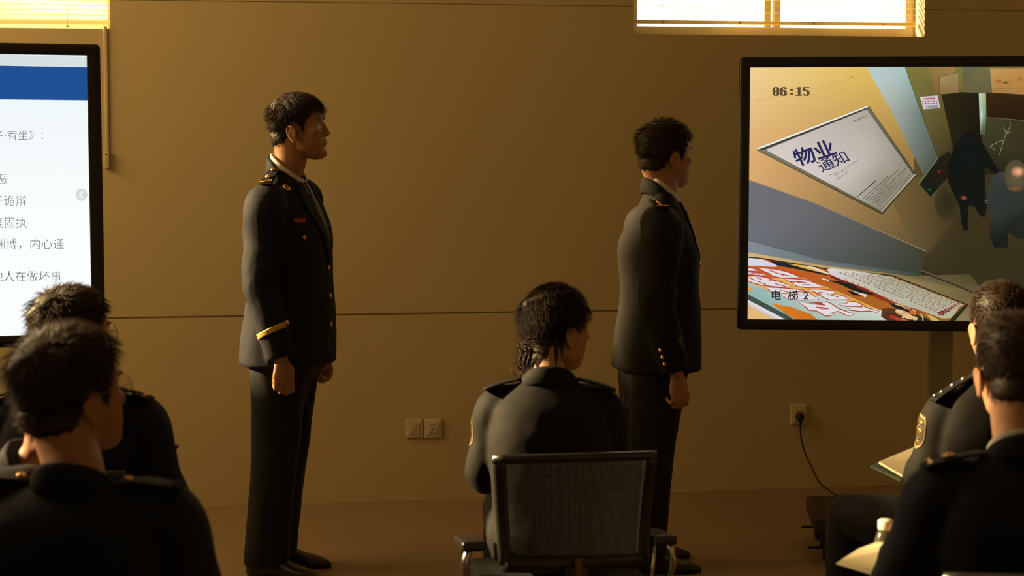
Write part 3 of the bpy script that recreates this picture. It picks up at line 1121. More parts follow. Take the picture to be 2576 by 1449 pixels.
# big white letters with red edges
ZA = lambda q: [(1875 + 0.1242 * x, 630 + 0.1242 * y) for x, y in q]
ZB = lambda q: [(2125 + 0.1242 * x, 670 + 0.1242 * y) for x, y in q]
INKW, RED = (222, 218, 222), (182, 60, 42)
for s_ in ([(20, 350), (160, 370), (255, 405), (160, 410), (20, 405)],
           [(20, 440), (250, 460), (430, 500), (300, 500), (20, 470)],
           [(260, 350), (450, 370), (640, 390), (840, 440), (980, 490), (1090, 545), (960, 548), (740, 545), (560, 515), (490, 460), (380, 415)],
           [(20, 530), (200, 520), (380, 545), (520, 590), (700, 640), (920, 722), (760, 735), (520, 715), (310, 690), (130, 640), (20, 590)],
           [(780, 570), (1000, 580), (1220, 600), (1400, 660), (1590, 742), (1300, 745), (1060, 720), (960, 680), (1000, 640), (860, 610)],
           [(390, 745), (620, 755), (830, 770), (1140, 800), (1290, 860), (1480, 990), (1200, 995), (900, 985), (720, 900), (960, 870), (740, 850), (560, 850), (480, 790)],
           [(1280, 790), (1500, 790), (1780, 815), (1820, 860), (1700, 880), (1950, 915), (2110, 980), (1990, 990), (1700, 990), (1500, 900), (1420, 840)],
           [(1080, 1045), (1220, 1060), (1350, 1080), (1480, 1100), (1600, 1110), (1640, 1120), (1540, 1050), (1640, 1045), (1720, 1075), (1800, 1130), (1880, 1180), (2040, 1240), (2190, 1285), (2150, 1300), (2040, 1300), (1880, 1220), (1820, 1230), (1700, 1270), (1790, 1290), (1700, 1315), (1610, 1310), (1450, 1215), (1290, 1200), (1220, 1130)]):
    P2.outlined(ZA(s_), INKW, RED, 2.4)
P2.outlined(ZB([(-150, 760), (60, 745), (50, 720), (200, 718), (280, 745), (330, 780), (420, 830), (500, 862), (690, 902), (640, 915), (480, 890), (330, 900), (110, 875), (60, 850), (360, 828), (340, 800), (0, 795)]), INKW, RED, 2.4)
for l in ([(120, 460), (280, 480)], [(480, 400), (620, 440)], [(560, 430), (780, 500)], [(700, 470), (920, 520)], [(60, 545), (200, 600)], [(220, 540), (340, 590)], [(470, 610), (720, 620)],
          [(240, 620), (420, 690)], [(600, 670), (820, 725)], [(1050, 640), (1240, 650)], [(1150, 690), (1320, 690)], [(900, 640), (1200, 620)], [(700, 800), (860, 840)], [(980, 830), (1200, 835)],
          [(1050, 890), (1300, 900)], [(1380, 830), (1560, 900)], [(1480, 840), (1640, 860)], [(1650, 880), (1880, 940)], [(1430, 1140), (1560, 1180), (1680, 1175), (1560, 1150), (1430, 1140)]):
    P2.stroke(ZA(l), 2.0, RED)
GL = {'0': ("01110", "11011", "11011", "11011", "11111", "11011", "11011", "11011", "01110"),
      '6': ("01110", "11011", "11000", "11110", "11011", "11011", "11011", "11011", "01110"),
      ':': ("00000", "00000", "00110", "00110", "00000", "00000", "00110", "00110", "00000"),
      '1': ("00110", "01110", "00110", "00110", "00110", "00110", "00110", "00110", "11111"),
      '5': ("11111", "11000", "11000", "11110", "00011", "00011", "00011", "11011", "01110")}
P2.k += 1
for i, ch in enumerate('06:15'):
    for r_, row in enumerate(GL[ch]):
        for q, bit in enumerate(row):
            if bit == '1':
                x, y = 1943.2 + i * 18.9 + q * 3.35, 219 + r_ * 2.5
                P2.poly([(x, y), (x + 3.5, y), (x + 3.5, y + 2.6), (x, y + 2.6)], (92, 70, 52), True)
for ch, x in (('电', 1938), ('梯', 1981), ('2', 2020)):
    for o in (-0.5, 0.0, 0.5):
        P2.text(ch, frame_map((x + o, 752 + o * 0.6), (27.0, 0.0), (0, -27)), (44, 46, 54), 0.0)
P2.build('screen', T2)

# ------------------------------------------------------------------ office chairs
m_chair = mat('chair_frame', (0.014, 0.013, 0.012), 0.32, spec=0.5)
m_net = mat('chair_net', (0.035, 0.033, 0.030), 0.45, spec=0.5)
m_chrome = mat('chrome', (0.55, 0.53, 0.50), 0.2, 1.0, bump=0.6, bscale=70)
m_film = mat('plastic_film', (0.30, 0.28, 0.24), 0.12, 0.0, spec=0.9, bump=1.0, bscale=55)
m_seat = mat('seat_fabric', (0.02, 0.02, 0.02), 0.85, bump=0.3, bscale=300)
BZ0, BZ1 = 0.545, 0.835


def back_pt(u, z, out=0.0):
    """u in -1..1 across the backrest"""
    t = (z - BZ0) / (BZ1 - BZ0)
    hw = 0.197 + 0.020 * t
    y = -0.262 - 0.020 * t + 0.012 * math.sin(math.pi * t) + 0.030 * u * u
    return Vector((u * hw, y + out, z + 0.004 * (1 - u * u) * t))


def make_chair():
    t = thing('office_chair', 'x', 'chair')
    fr = MB()
    # frame bar around the net: closed loop
    loop = []
    for k in range(13):
        loop.append((-1 + 2 * k / 12, BZ1 - 0.013))
    loop2 = []
    us = np.linspace(-1, 1, 15)
    zs = np.linspace(BZ0, BZ1 - 0.012, 15)
    top = [(u * 0.975, BZ1 - 0.012) for u in us]
    right = [(0.92, z) for z in zs[::-1]]
    bot = [(u * 0.92, BZ0) for u in us[::-1]]
    left = [(-0.92, z) for z in zs]
    fr.add(tube([back_pt(u * 0.985, BZ1 - 0.012) for u in us], [(0.0125, 0.011)] * 15, 10))
    fr.add(tube([back_pt(u * 0.95, BZ0) for u in us], [(0.022, 0.011)] * 15, 10))
    for s_ in (-1, 1):
        fr.add(tube([back_pt(s_ * 0.918, z) for z in zs], [(0.0175, 0.011)] * 15, 10, None, (0, 1, 0)))
        fr.add(ell(back_pt(s_ * 0.935, BZ1 - 0.016), (0.016, 0.011, 0.016)))
    fr.build('back_frame', m_chair, t)
    nb = MB()
    z = BZ0 + 0.008
    us2 = np.linspace(-0.9, 0.9, 13)
    while z < BZ1 - 0.02:
        rings = []
        for u in us2:
            p = back_pt(u, z, 0.003)
            rings.append([p + Vector((0, 0.0007, 0.0013)), p + Vector((0, -0.0007, 0.0013)), p + Vector((0, -0.0007, -0.0013)), p + Vector((0, 0.0007, -0.0013))])
        nb.add(loft(rings))
        z += 0.0050
    for u in np.linspace(-0.88, 0.88, 60):
        rings = []
        for z in np.linspace(BZ0, BZ1 - 0.012, 10):
            p = back_pt(u, z, 0.0045)
            rings.append([p + Vector((0.0006, 0.0004, 0)), p + Vector((-0.0006, 0.0004, 0)), p + Vector((-0.0006, -0.0004, 0)), p + Vector((0.0006, -0.0004, 0))])
        nb.add(loft(rings))
    nb.build('backrest_net', m_net, t)
    sp = MB().add(tube([(0, -0.272, 0.545), (0, -0.285, 0.50), (0, -0.28, 0.44), (0, -0.18, 0.385), (0, 0.0, 0.38)], [(0.030, 0.010), (0.036, 0.014), (0.036, 0.016), (0.04, 0.016), (0.05, 0.016)], 12, 24))
    sp.build('back_support', m_chair, t)
    MB().add(rbox((0, -0.305, 0.545), (0.017, 0.006, 0.05), 0.002)).build('tag', mat('tag', (0.16, 0.09, 0.05), 0.6), t)
    se_ = MB().add(rbox((0, 0.0, 0.425), (0.48, 0.47, 0.07), 0.035, 5))
    se_.build('seat', m_seat, t)
    MB().add(rbox((0, 0.0, 0.375), (0.24, 0.26, 0.035), 0.01)).build('seat_plate', m_chair, t)
    for s_ in (-1, 1):
        pad = MB().add(rbox((0, 0, 0), (0.064, 0.21, 0.027), 0.009, 4), 0, Matrix.Translation((s_ * 0.255, -0.085, 0.570)) @ Matrix.Rotation(R(-7), 4, 'X'))
        ar = pad.build('armrest', m_chair, t)
        lp = MB().add(tube([(s_ * 0.262, -0.15, 0.574), (s_ * 0.275, -0.165, 0.55), (s_ * 0.272, -0.155, 0.48), (s_ * 0.24, -0.12, 0.40), (s_ * 0.12, -0.08, 0.375)], [(0.011, 0.019)] * 5, 10, 30))
        lp.add(tube([(s_ * 0.255, 0.0, 0.563), (s_ * 0.262, 0.012, 0.54), (s_ * 0.262, 0.01, 0.48), (s_ * 0.24, -0.02, 0.42), (s_ * 0.12, -0.03, 0.375)], [(0.009, 0.016)] * 5, 10, 30))
        lp.build('arm_loop', m_chrome, ar)
    MB().add(tube([(0, 0, 0.12), (0, 0, 0.36)], [0.028, 0.028], 16)).build('gas_lift', m_chrome, t)
    for k in range(5):
        a = R(72 * k + 18)
        d = Vector((math.cos(a), math.sin(a), 0))
        l = MB().add(tube([Vector((0, 0, 0.115)) + d * 0.02, Vector((0, 0, 0.105)) + d * 0.16, Vector((0, 0, 0.078)) + d * 0.29], [(0.026, 0.018), (0.022, 0.014), (0.018, 0.012)], 10, 10, (0, 0, 1)))
        lo = l.build('base_leg', m_chair, t)
        cs = MB()
        for o in (-0.014, 0.014):
            q = d.cross(Vector((0, 0, 1))) * o + d * 0.29 + Vector((0, 0, 0.028))
            cs.add(lathe([(0, -0.008), (0.024, -0.008), (0.028, -0.004), (0.028, 0.004), (0.024, 0.008), (0, 0.008)], 16), 0, Matrix.Translation(q) @ d.cross(Vector((0, 0, 1))).to_track_quat('Z', 'Y').to_matrix().to_4x4())
        cs.add(tube([d * 0.29 + Vector((0, 0, 0.03)), d * 0.29 + Vector((0, 0, 0.078))], [0.009, 0.009], 8))
        cs.build('caster', m_black, lo)
    return t


# ------------------------------------------------------------------ people
m_skin = mat('skin', (0.36, 0.185, 0.105), 0.5, spec=0.35, sss=0.35, var=0.06, vscale=25)
m_skinf = mat('skin_light', (0.42, 0.23, 0.135), 0.5, spec=0.35, sss=0.35, var=0.06, vscale=25)
m_lip = mat('lips', (0.32, 0.12, 0.09), 0.4, sss=0.2)
m_eye = mat('eye_white', (0.34, 0.31, 0.27), 0.2, spec=0.6)
m_iris = mat('iris', (0.015, 0.008, 0.005), 0.15, spec=0.7)
m_hair = mat('black_hair', (0.026, 0.0145, 0.0070), 0.52, spec=0.25)
_t = m_hair.node_tree
_tr = _t.nodes.new('ShaderNodeBsdfTranslucent')
_tr.inputs[0].default_value = (0.55, 0.22, 0.05, 1)
_mi = _t.nodes.new('ShaderNodeMixShader')
_mi.inputs[0].default_value = 0.10
_t.links.new(_t.nodes['Principled BSDF'].outputs[0], _mi.inputs[1])
_t.links.new(_tr.outputs[0], _mi.inputs[2])
_t.links.new(_mi.outputs[0], _t.nodes['Material Output'].inputs[0])
m_navy = mat('navy_wool', (0.0065, 0.0078, 0.0145), 0.75, spec=0.18, sheen=0.03, bump=0.25, bscale=900)
m_blackw = mat('black_wool', (0.0075, 0.0067, 0.0052), 0.75, spec=0.18, sheen=0.02, bump=0.25, bscale=900)
m_trn = mat('navy_trousers', (0.0095, 0.0100, 0.0135), 0.75, spec=0.2, sheen=0.08, bump=0.2, bscale=900)
m_trb = mat('black_trousers', (0.0095, 0.0090, 0.0080), 0.75, spec=0.2, sheen=0.06, bump=0.2, bscale=900)
m_shirt = mat('white_shirt', (0.52, 0.50, 0.44), 0.7, bump=0.1, bscale=500)
m_tie = mat('dark_tie', (0.012, 0.012, 0.016), 0.5)
m_gold = mat('gold_metal', (0.72, 0.43, 0.12), 0.32, 1.0)
m_braid = mat('gold_braid', (0.62, 0.37, 0.07), 0.5, 0.25, bump=0.6, bscale=700)
m_silver = mat('silver_metal', (0.6, 0.6, 0.6), 0.3, 1.0)
m_board = mat('shoulder_board', (0.006, 0.006, 0.007), 0.7, spec=0.15)
m_shoe = mat('black_leather', (0.012, 0.011, 0.010), 0.28, spec=0.5)
m_red = mat('red_ribbon', (0.32, 0.045, 0.02), 0.5)
m_emb = mat('grey_embroidery', (0.16, 0.14, 0.09), 0.7)
m_wire = mat('glasses_wire', (0.25, 0.22, 0.18), 0.3, 1.0)


def head_pieces(s=1.0, fem=False):
    """closed shapes of a head; eyes forward +Y, origin between the ear holes"""
    base, extra = [], []
    base.append(ell((0, -0.012, 0.042), (0.073, 0.094, 0.080), None, 32, 20))
    base.append(body_loft([(0.075, 0.060, 0.076, -0.06, 2.2), (0.050, 0.0655, 0.0865, -0.06, 2.3), (0.022, 0.0665, 0.086, -0.05, 2.4), (-0.005, 0.0655, 0.0845, -0.045, 2.4),
                           (-0.032, 0.0625, 0.0850, -0.035, 2.4), (-0.055, 0.0575, 0.0855, -0.03, 2.35), (-0.078, 0.049, 0.0835, -0.02, 2.3),
                           (-0.098, 0.037, 0.0815, -0.005, 2.2), (-0.112, 0.025, 0.0755, 0.02, 2.1), (-0.119, 0.012, 0.066, 0.035, 2.0)], 40, 40))
    nz = 0.90 if fem else 1.0
    extra.append(capsule_tube([(0, 0.083, 0.020), (0, 0.0880, 0.007), (0, 0.0950, -0.012), (0, 0.1020, -0.0265)], [(0.0070, 0.006), (0.0070, 0.0065), (0.0082, 0.008), (0.0092, 0.0075)], 14, 14))
    extra.append(ell((0, 0.0885, -0.022), (0.0125, 0.012, 0.016)))
    for x in (-1, 1):
        extra.append(ell((x * 0.0115, 0.0935, -0.032), (0.0068, 0.0095, 0.0068)))
        extra.append(ell((x * 0.028, 0.0775, 0.030), (0.024, 0.0105, 0.0080), Matrix.Rotation(x * -0.12, 3, 'Y')))
        extra.append(ell((x * 0.041, 0.056, -0.014), (0.022, 0.026, 0.020)))
        extra.append(ell((x * 0.043, 0.015, -0.062), (0.012, 0.030, 0.026)))
    extra.append(ell((0, 0.0865, -0.0520), (0.021, 0.0075, 0.0052)))
    extra.append(ell((0, 0.0850, -0.0615), (0.0185, 0.0078, 0.0055)))
    extra.append(ell((0, 0.0755, -0.0985), (0.020, 0.0125, 0.0145)))
    ears = []
    for x in (-1, 1):
        M = Matrix.Translation((x * 0.0700, -0.010, -0.016)) @ Matrix.Rotation(x * R(-24), 4, 'Z') @ Matrix.Rotation(x * R(6), 4, 'Y')
        c = [(0.004, 0.012, -0.004), (0.007, 0.012, 0.014), (0.010, 0.004, 0.027), (0.012, -0.008, 0.031), (0.014, -0.018, 0.023), (0.014, -0.0215, 0.008), (0.013, -0.017, -0.008),
             (0.010, -0.009, -0.022), (0.006, 0.000, -0.029), (0.003, 0.007, -0.024), (0.001, 0.009, -0.014)]
        hel = capsule_tube([(x * a, b, q) for a, b, q in c], [0.0036, 0.0038, 0.0040, 0.0042, 0.0042, 0.0040, 0.0038, 0.0042, 0.0055, 0.0050, 0.0040], 10, 44)
        disk = ell((x * 0.0055, -0.005, 0.002), (0.0042, 0.0155, 0.027), Matrix.Rotation(x * R(-14), 3, 'Z'))
        anti = capsule_tube([(x * 0.011, -0.004, 0.018), (x * 0.0125, -0.011, 0.006), (x * 0.0115, -0.009, -0.008), (x * 0.009, -0.001, -0.016)], [0.003, 0.0033, 0.0033, 0.003], 8, 18)
        tr = ell((x * 0.007, 0.0085, -0.004), (0.004, 0.004, 0.006))
        for q in (hel, disk, anti, tr):
            ears.append((q, M))
    return base, extra, ears


def hand_pieces(curl=0.9, spread=1.0):
    P = []
    P.append(capsule_tube([(0, 0, -0.03), (0, 0, 0.0), (0.001, 0, 0.03), (0.0, 0, 0.062), (0, 0, 0.083)], [(0.0255, 0.0195), (0.0265, 0.0185), (0.034, 0.0170), (0.0405, 0.0155), (0.0385, 0.0130)], 18, 20))
    for k, (x, z, l) in enumerate(((0.0295, 0.086, 0.97), (0.0100, 0.091, 1.06), (-0.0100, 0.088, 1.0), (-0.0285, 0.079, 0.80))):
        c = curl * (0.88 + 0.07 * k)
        a = 0.0
        p = Vector((x, 0.002, z))
        pts, rad = [p - Vector((0, 0.002, 0.024)), p], [0.0095, 0.0104 - 0.0006 * (k == 3)]
        for seg, ang, r in ((0.044, 52, 0.0094), (0.027, 82, 0.0088), (0.020, 50, 0.0076)):
            a += R(ang) * c
            p = p + Vector((x * 0.06 * spread, -math.sin(a), math.cos(a))) * seg * l
            pts.append(p.copy())
            rad.append(r * (0.9 if k == 3 else 1))
        P.append(capsule_tube(pts, rad, 12, 26, (1, 0, 0)))
    P.append(capsule_tube([(0.020, -0.006, 0.016), (0.036, -0.016, 0.040), (0.034, -0.030, 0.066), (0.016, -0.040, 0.084)], [0.0135, 0.0125, 0.0105, 0.0080], 12, 20, (1, 0, 0)))
    return P


def limb_frame(o, z, x):
    z = Vector(z).normalized()
    x = Vector(x)
    x = (x - z * x.dot(z)).normalized()
    y = z.cross(x)
    return Matrix(((x.x, y.x, z.x, o[0]), (x.y, y.y, z.y, o[1]), (x.z, y.z, z.z, o[2]), (0, 0, 0, 1)))


def hand_frame(o, z, thumb, side):
    M = limb_frame(o, z, thumb)
    return M @ Matrix.Diagonal((1, side, 1, 1)) if side < 0 else M


_add = MB.add


def add_fix(s, vf, mi=0, M=None):
    if M is not None and M.determinant() < 0:
        vf = (vf[0], [tuple(reversed(f)) for f in vf[1]])
    return _add(s, vf, mi, M)


MB.add = add_fix


def sstep(a, b, x):
    t = min(1, max(0, (x - a) / (b - a)))
    return t * t * (3 - 2 * t)


HL_Y = [-0.12, -0.095, -0.075, -0.055, -0.040, -0.032, -0.020, 0.000, 0.010, 0.016, 0.024, 0.032, 0.040, 0.055, 0.070, 0.085, 0.10]
HL_Z = [-0.046, -0.050, -0.050, -0.042, -0.024, 0.002, 0.024, 0.026, 0.014, -0.010, -0.012, 0.010, 0.034, 0.052, 0.068, 0.080, 0.085]


def make_hair(style, rnd, count, T, neck):
    """hair over a head, head coordinates: a close shell plus fine locks"""
    base, extra, _ = head_pieces()
    mb = MB()
    for q in base:
        mb.add(q)
    mb.add(capsule_tube(*neck, 24, 24))
    me = mb.mesh('t', m_hair)
    bv = tree(me)
    C = Vector((0, -0.012, 0.035))
    top, side, nape, rise = T['top'], T['side'], T['nape'], T.get('rise', 0)
    W0 = Vector((0.012, -0.062, 0.115))

    def scalp(d):
        h = bv.ray_cast(C + d * 0.4, -d)
        n_ = h[1]
        return h[0], (n_ if n_ is not None and n_.dot(d) > 0 else -n_ if n_ is not None else d)

    def line(p):
        z = float(np.interp(p.y, HL_Y, HL_Z))
        if style == 'bun':
            z = float(np.interp(p.y, [-0.12, -0.09, -0.06, -0.03, 0.0, 0.02, 0.045, 0.07, 0.1], [-0.108, -0.108, -0.104, -0.040, 0.012, 0.018, 0.040, 0.075, 0.09]))
        return p.z - z + 0.006 * noise.noise(p * 70) + T.get('drop', 0)

    def thick(p):
        f = sstep(0.045, 0.105, p.z)
        t = side + (top - side) * f
        if p.y > 0.03:
            t += rise * sstep(0.03, 0.085, p.y) * f
        lo = sstep(-0.085, 0.0, p.z)
        t = nape + (t - nape) * lo
        back = T.get('back', 0) * sstep(-0.03, -0.09, p.y) * sstep(-0.05, 0.01, p.z) * sstep(0.13, 0.07, p.z)
        return t + back

    NU, NV = 72, 46
    rings = []
    for i in range(1, NV):
        el = math.pi * i / NV - math.pi / 2
        r_ = []
        for j in range(NU):
            az = 2 * math.pi * j / NU
            d = Vector((math.cos(el) * math.cos(az), math.cos(el) * math.sin(az), math.sin(el)))
            p, n = scalp(d)
            h = line(p)
            if h < -0.004:
                r_.append(C + d * min((p - C).length - 0.012, 0.062))
            else:
                k = sstep(-0.004, 0.022 if p.z > 0 else 0.014, h)
                t = thick(p) * (0.80 + T.get('rough', 1.0) * (0.30 * noise.noise(p * 45) + 0.12 * noise.noise(p * 140)))
                en = (n + d * 0.6).normalized()
                r_.append(p + en * (-0.003 + (t * 0.82 + 0.002) * k))
        rings.append(r_)
    out = MB()
    out.add(loft(rings))
    V, F = [], []
    made = 0
    tries = 0
    while made < count and tries < count * 6:
        tries += 1
        u = rnd.uniform(-0.98, 1)
        az = rnd.uniform(0, 2 * math.pi)
        c_ = math.sqrt(1 - u * u)
        d = Vector((c_ * math.cos(az), c_ * math.sin(az), u))
        p, n = scalp(d)
        h = line(p)
        if h < 0.0 or p.z < -0.128:
            continue
        made += 1
        th = thick(p) * sstep(-0.012, 0.02, h) + 0.001
        en = (n + d * 0.6).normalized()
        t = p - W0
        if style == 'bun':
            B = Vector((-0.004, -0.100, -0.050))
            t = B - p
        else:
            t = t.normalized() + Vector((0, 0.0, -0.45 * (1 - sstep(0.06, 0.12, p.z))))
            if p.y > -0.02 and p.z > 0.06:
                t += Vector((T.get('sweep', 0), 0.8, 0))
        t += Vector((rnd.gauss(0, 1), rnd.gauss(0, 1), rnd.gauss(0, 1))) * T.get('mess', 0.25)
        t = t - d * t.dot(d)
        if t.length < 1e-3:
            continue
        t.normalize()
        f = sstep(0.04, 0.10, p.z)
        L = (T.get('slen', 0.010) + (T['len'] - T.get('slen', 0.010)) * f) * rnd.uniform(0.6, 1.1) * (0.5 + 0.5 * sstep(-0.07, 0.0, p.z))
        if style == 'bun':
            L = rnd.uniform(0.04, 0.06)
        lift = rnd.uniform(0.55, 1.08) if style != 'bun' else rnd.uniform(0.85, 1.02)
        front = sstep(0.045, 0.08, p.y) * f
        fr_len = T.get('fringe', 0) * front * rnd.uniform(0.6, 1.05)
        fr_up = T.get('tuft', 0) * front * rnd.uniform(0.5, 1.1)
        L += fr_len
        droop = T.get('droop', 0.15) * (1 + 2.2 * (fr_len > 0.01))
        rad = rnd.uniform(0.0007, 0.0012) * (0.75 if style == 'bun' else 1)
        prev = None
        K = 5
        sd = t.cross(d).normalized()
        bend = rnd.gauss(0, 0.12)
        o = len(V)
        for k in range(K):
            s_ = k / (K - 1)
            hgt = th * lift * (0.25 + 0.85 * s_ ** 0.6) + fr_up * s_ ** 1.3
            q = p + t * (L * s_) + sd * (bend * L * s_ * s_) + en * (hgt - L * L * s_ * s_ * (2.6 if style != 'bun' else 3.0))
            q = q - Vector((0, 0, 1)) * (droop * L * s_ * s_)
            # keep outside the scalp
            e_ = (q - C)
            dn = e_.normalized()
            hh = bv.ray_cast(C + dn * 0.4, -dn)
            if hh[0] and e_.length < (hh[0] - C).length + 0.002:
                q = hh[0] + dn * 0.002
            w = rad * (1 - 0.82 * s_)
            a_ = (d * 0.8 + t * 0.1).normalized()
            V += [q + sd * w, q - sd * w * 0.7 + a_ * w, q - sd * w * 0.7 - a_ * w]
        for k in range(K - 1):
            for j in range(3):
                F.append((o + k * 3 + j, o + k * 3 + (j + 1) % 3, o + (k + 1) * 3 + (j + 1) % 3, o + (k + 1) * 3 + j))
    if style == 'bun':
        for k in range(420):
            a0, a1 = rnd.uniform(0, 6.28), rnd.uniform(-1.3, 1.3)
            r_ = rnd.uniform(0.012, 0.030)
            B = Vector((0.000 + rnd.gauss(0, 0.013), -0.096 + rnd.gauss(0, 0.008), -0.072 + rnd.gauss(0, 0.014)))
            pts = []
            for q in range(7):
                a = a0 + q * 0.5
                pts.append(B + Vector((r_ * math.cos(a) * math.cos(a1), 0.7 * r_ * math.sin(a1) + 0.006 * math.sin(3 * a), r_ * 1.25 * math.sin(a))))
            out.add(tube(pts, [0.0008, 0.0018, 0.0024, 0.0024, 0.0022, 0.0016, 0.0006], 5))
        out.add(ell((0.000, -0.090, -0.070), (0.040, 0.028, 0.038)))
        for k in range(60):
            p = Vector((rnd.gauss(0.0, 0.014), -0.098 + rnd.gauss(0, 0.008), -0.085))
            q = p + Vector((rnd.gauss(0, 0.012), -0.004, -0.03 - rnd.random() * 0.02))
            out.add(tube([p, (p + q) / 2 + Vector((rnd.gauss(0, 0.003), -0.003, 0)), q], [0.0011, 0.0009, 0.0003], 4))
    out.v_off = len(out.v)
    out.add((V, F))
    return out


def wrinkle(me, fn):
    a, n = coords(me), normals(me)
    d = np.array([fn(Vector(p)) for p in a])
    setco(me, a + n * d[:, None])


def fold(amp, sx_, sy_, sz_, seed):
    o = Vector((seed * 3.7, seed * 1.3, seed * 7.1))

    def f(p):
        q = Vector((p.x * sx_, p.y * sy_, p.z * sz_)) + o
        v = noise.noise(q)
        return amp * (1 - 2 * abs(v)) * 0.7 + amp * 0.6 * noise.noise(q * 2.3)
    return f


class Fig:
    pass


def project(bv, o, d):
    h = bv.ray_cast(Vector(o), Vector(d).normalized())
    return (h[0], h[1]) if h[0] else (None, None)


def patch_grid(bv, fn, nu, nv, d, off, th):
    """a thin sheet lying on a surface: fn(u,v) gives start points, cast along d"""
    top, bot = [], []
    d = Vector(d).normalized()
    last = Vector((0, 0, 0))
    for j in range(nv + 1):
        tr_, br_ = [], []
        for i in range(nu + 1):
            o = Vector(fn(i / nu, j / nv))
            p, n = project(bv, o, d)
            if p is None:
                p = last
            last = p
            tr_.append(p - d * (off + th))
            br_.append(p - d * off)
        top.append(tr_)
        bot.append(br_)
    v = [p for r_ in top for p in r_] + [p for r_ in bot for p in r_]
    n1 = (nu + 1) * (nv + 1)
    f = []
    for j in range(nv):
        for i in range(nu):
            a = j * (nu + 1) + i
            f += [(a, a + 1, a + nu + 2, a + nu + 1), (n1 + a, n1 + a + nu + 1, n1 + a + nu + 2, n1 + a + 1)]
    edge = [i for i in range(nu + 1)] + [j * (nu + 1) + nu for j in range(1, nv + 1)] + [nv * (nu + 1) + i for i in range(nu - 1, -1, -1)] + [j * (nu + 1) for j in range(nv - 1, 0, -1)]
    for k in range(len(edge)):
        a, b_ = edge[k], edge[(k + 1) % len(edge)]
        f.append((b_, a, a + n1, b_ + n1))
    return v, f


def strip(polyL, polyR):
    """u across from polyL to polyR, v along"""
    L_, R_ = spline([(*p,) for p in polyL], 33), spline([(*p,) for p in polyR], 33)

    def fn(u, v):
        a = L_[min(32, round(v * 32))] * (1 - u) + R_[min(32, round(v * 32))] * u
        return (a[0], 0.6, a[1])
    return fn


def star(c, n, up, r=0.009, h=0.004):
    n = Vector(n).normalized()
    up = Vector(up)
    up = (up - n * up.dot(n)).normalized()
    sx_ = up.cross(n)
    c = Vector(c)
    v = [c + n * h]
    for k in range(10):
        a = math.pi * k / 5
        q = r if k % 2 == 0 else r * 0.42
        v.append(c + up * q * math.cos(a) + sx_ * q * math.sin(a))
    v += [p - n * 0.003 for p in v[1:]]
    f = [(0, 1 + k, 1 + (k + 1) % 10) for k in range(10)] + [(1 + k, 11 + k, 11 + (k + 1) % 10, 1 + (k + 1) % 10) for k in range(10)]
    return v, f


def button(c, n, r=0.008, h=0.004):
    M = Matrix.Translation(c) @ Vector(n).to_track_quat('Z', 'Y').to_matrix().to_4x4()
    v, f = lathe([(0, -0.002), (r * 0.9, -0.002), (r, h * 0.3), (r * 0.8, h * 0.8), (r * 0.45, h), (0, h * 1.05)], 16)
    return [M @ Vector(p) for p in v], f


def collar_band(A, B, y0, N, hts, drop, amax, prof, steps=40, pw=2.2, spread=0.0):
    rings = []
    for k in range(steps + 1):
        a = R(-amax + 2 * amax * k / steps)
        t = (1 - math.cos(a)) / 2
        o = Vector((math.sin(a), -math.cos(a), 0))
        fwd = abs(a) / R(180)
        base = Vector((A * math.sin(a) * (1 + spread * t), y0 - B * math.cos(a), N - drop * t ** pw))
        sc = 1 - 0.25 * t
        rings.append([base + o * (r * sc) + Vector((0, 0, z * sc)) for r, z in prof])
    return loft(rings)


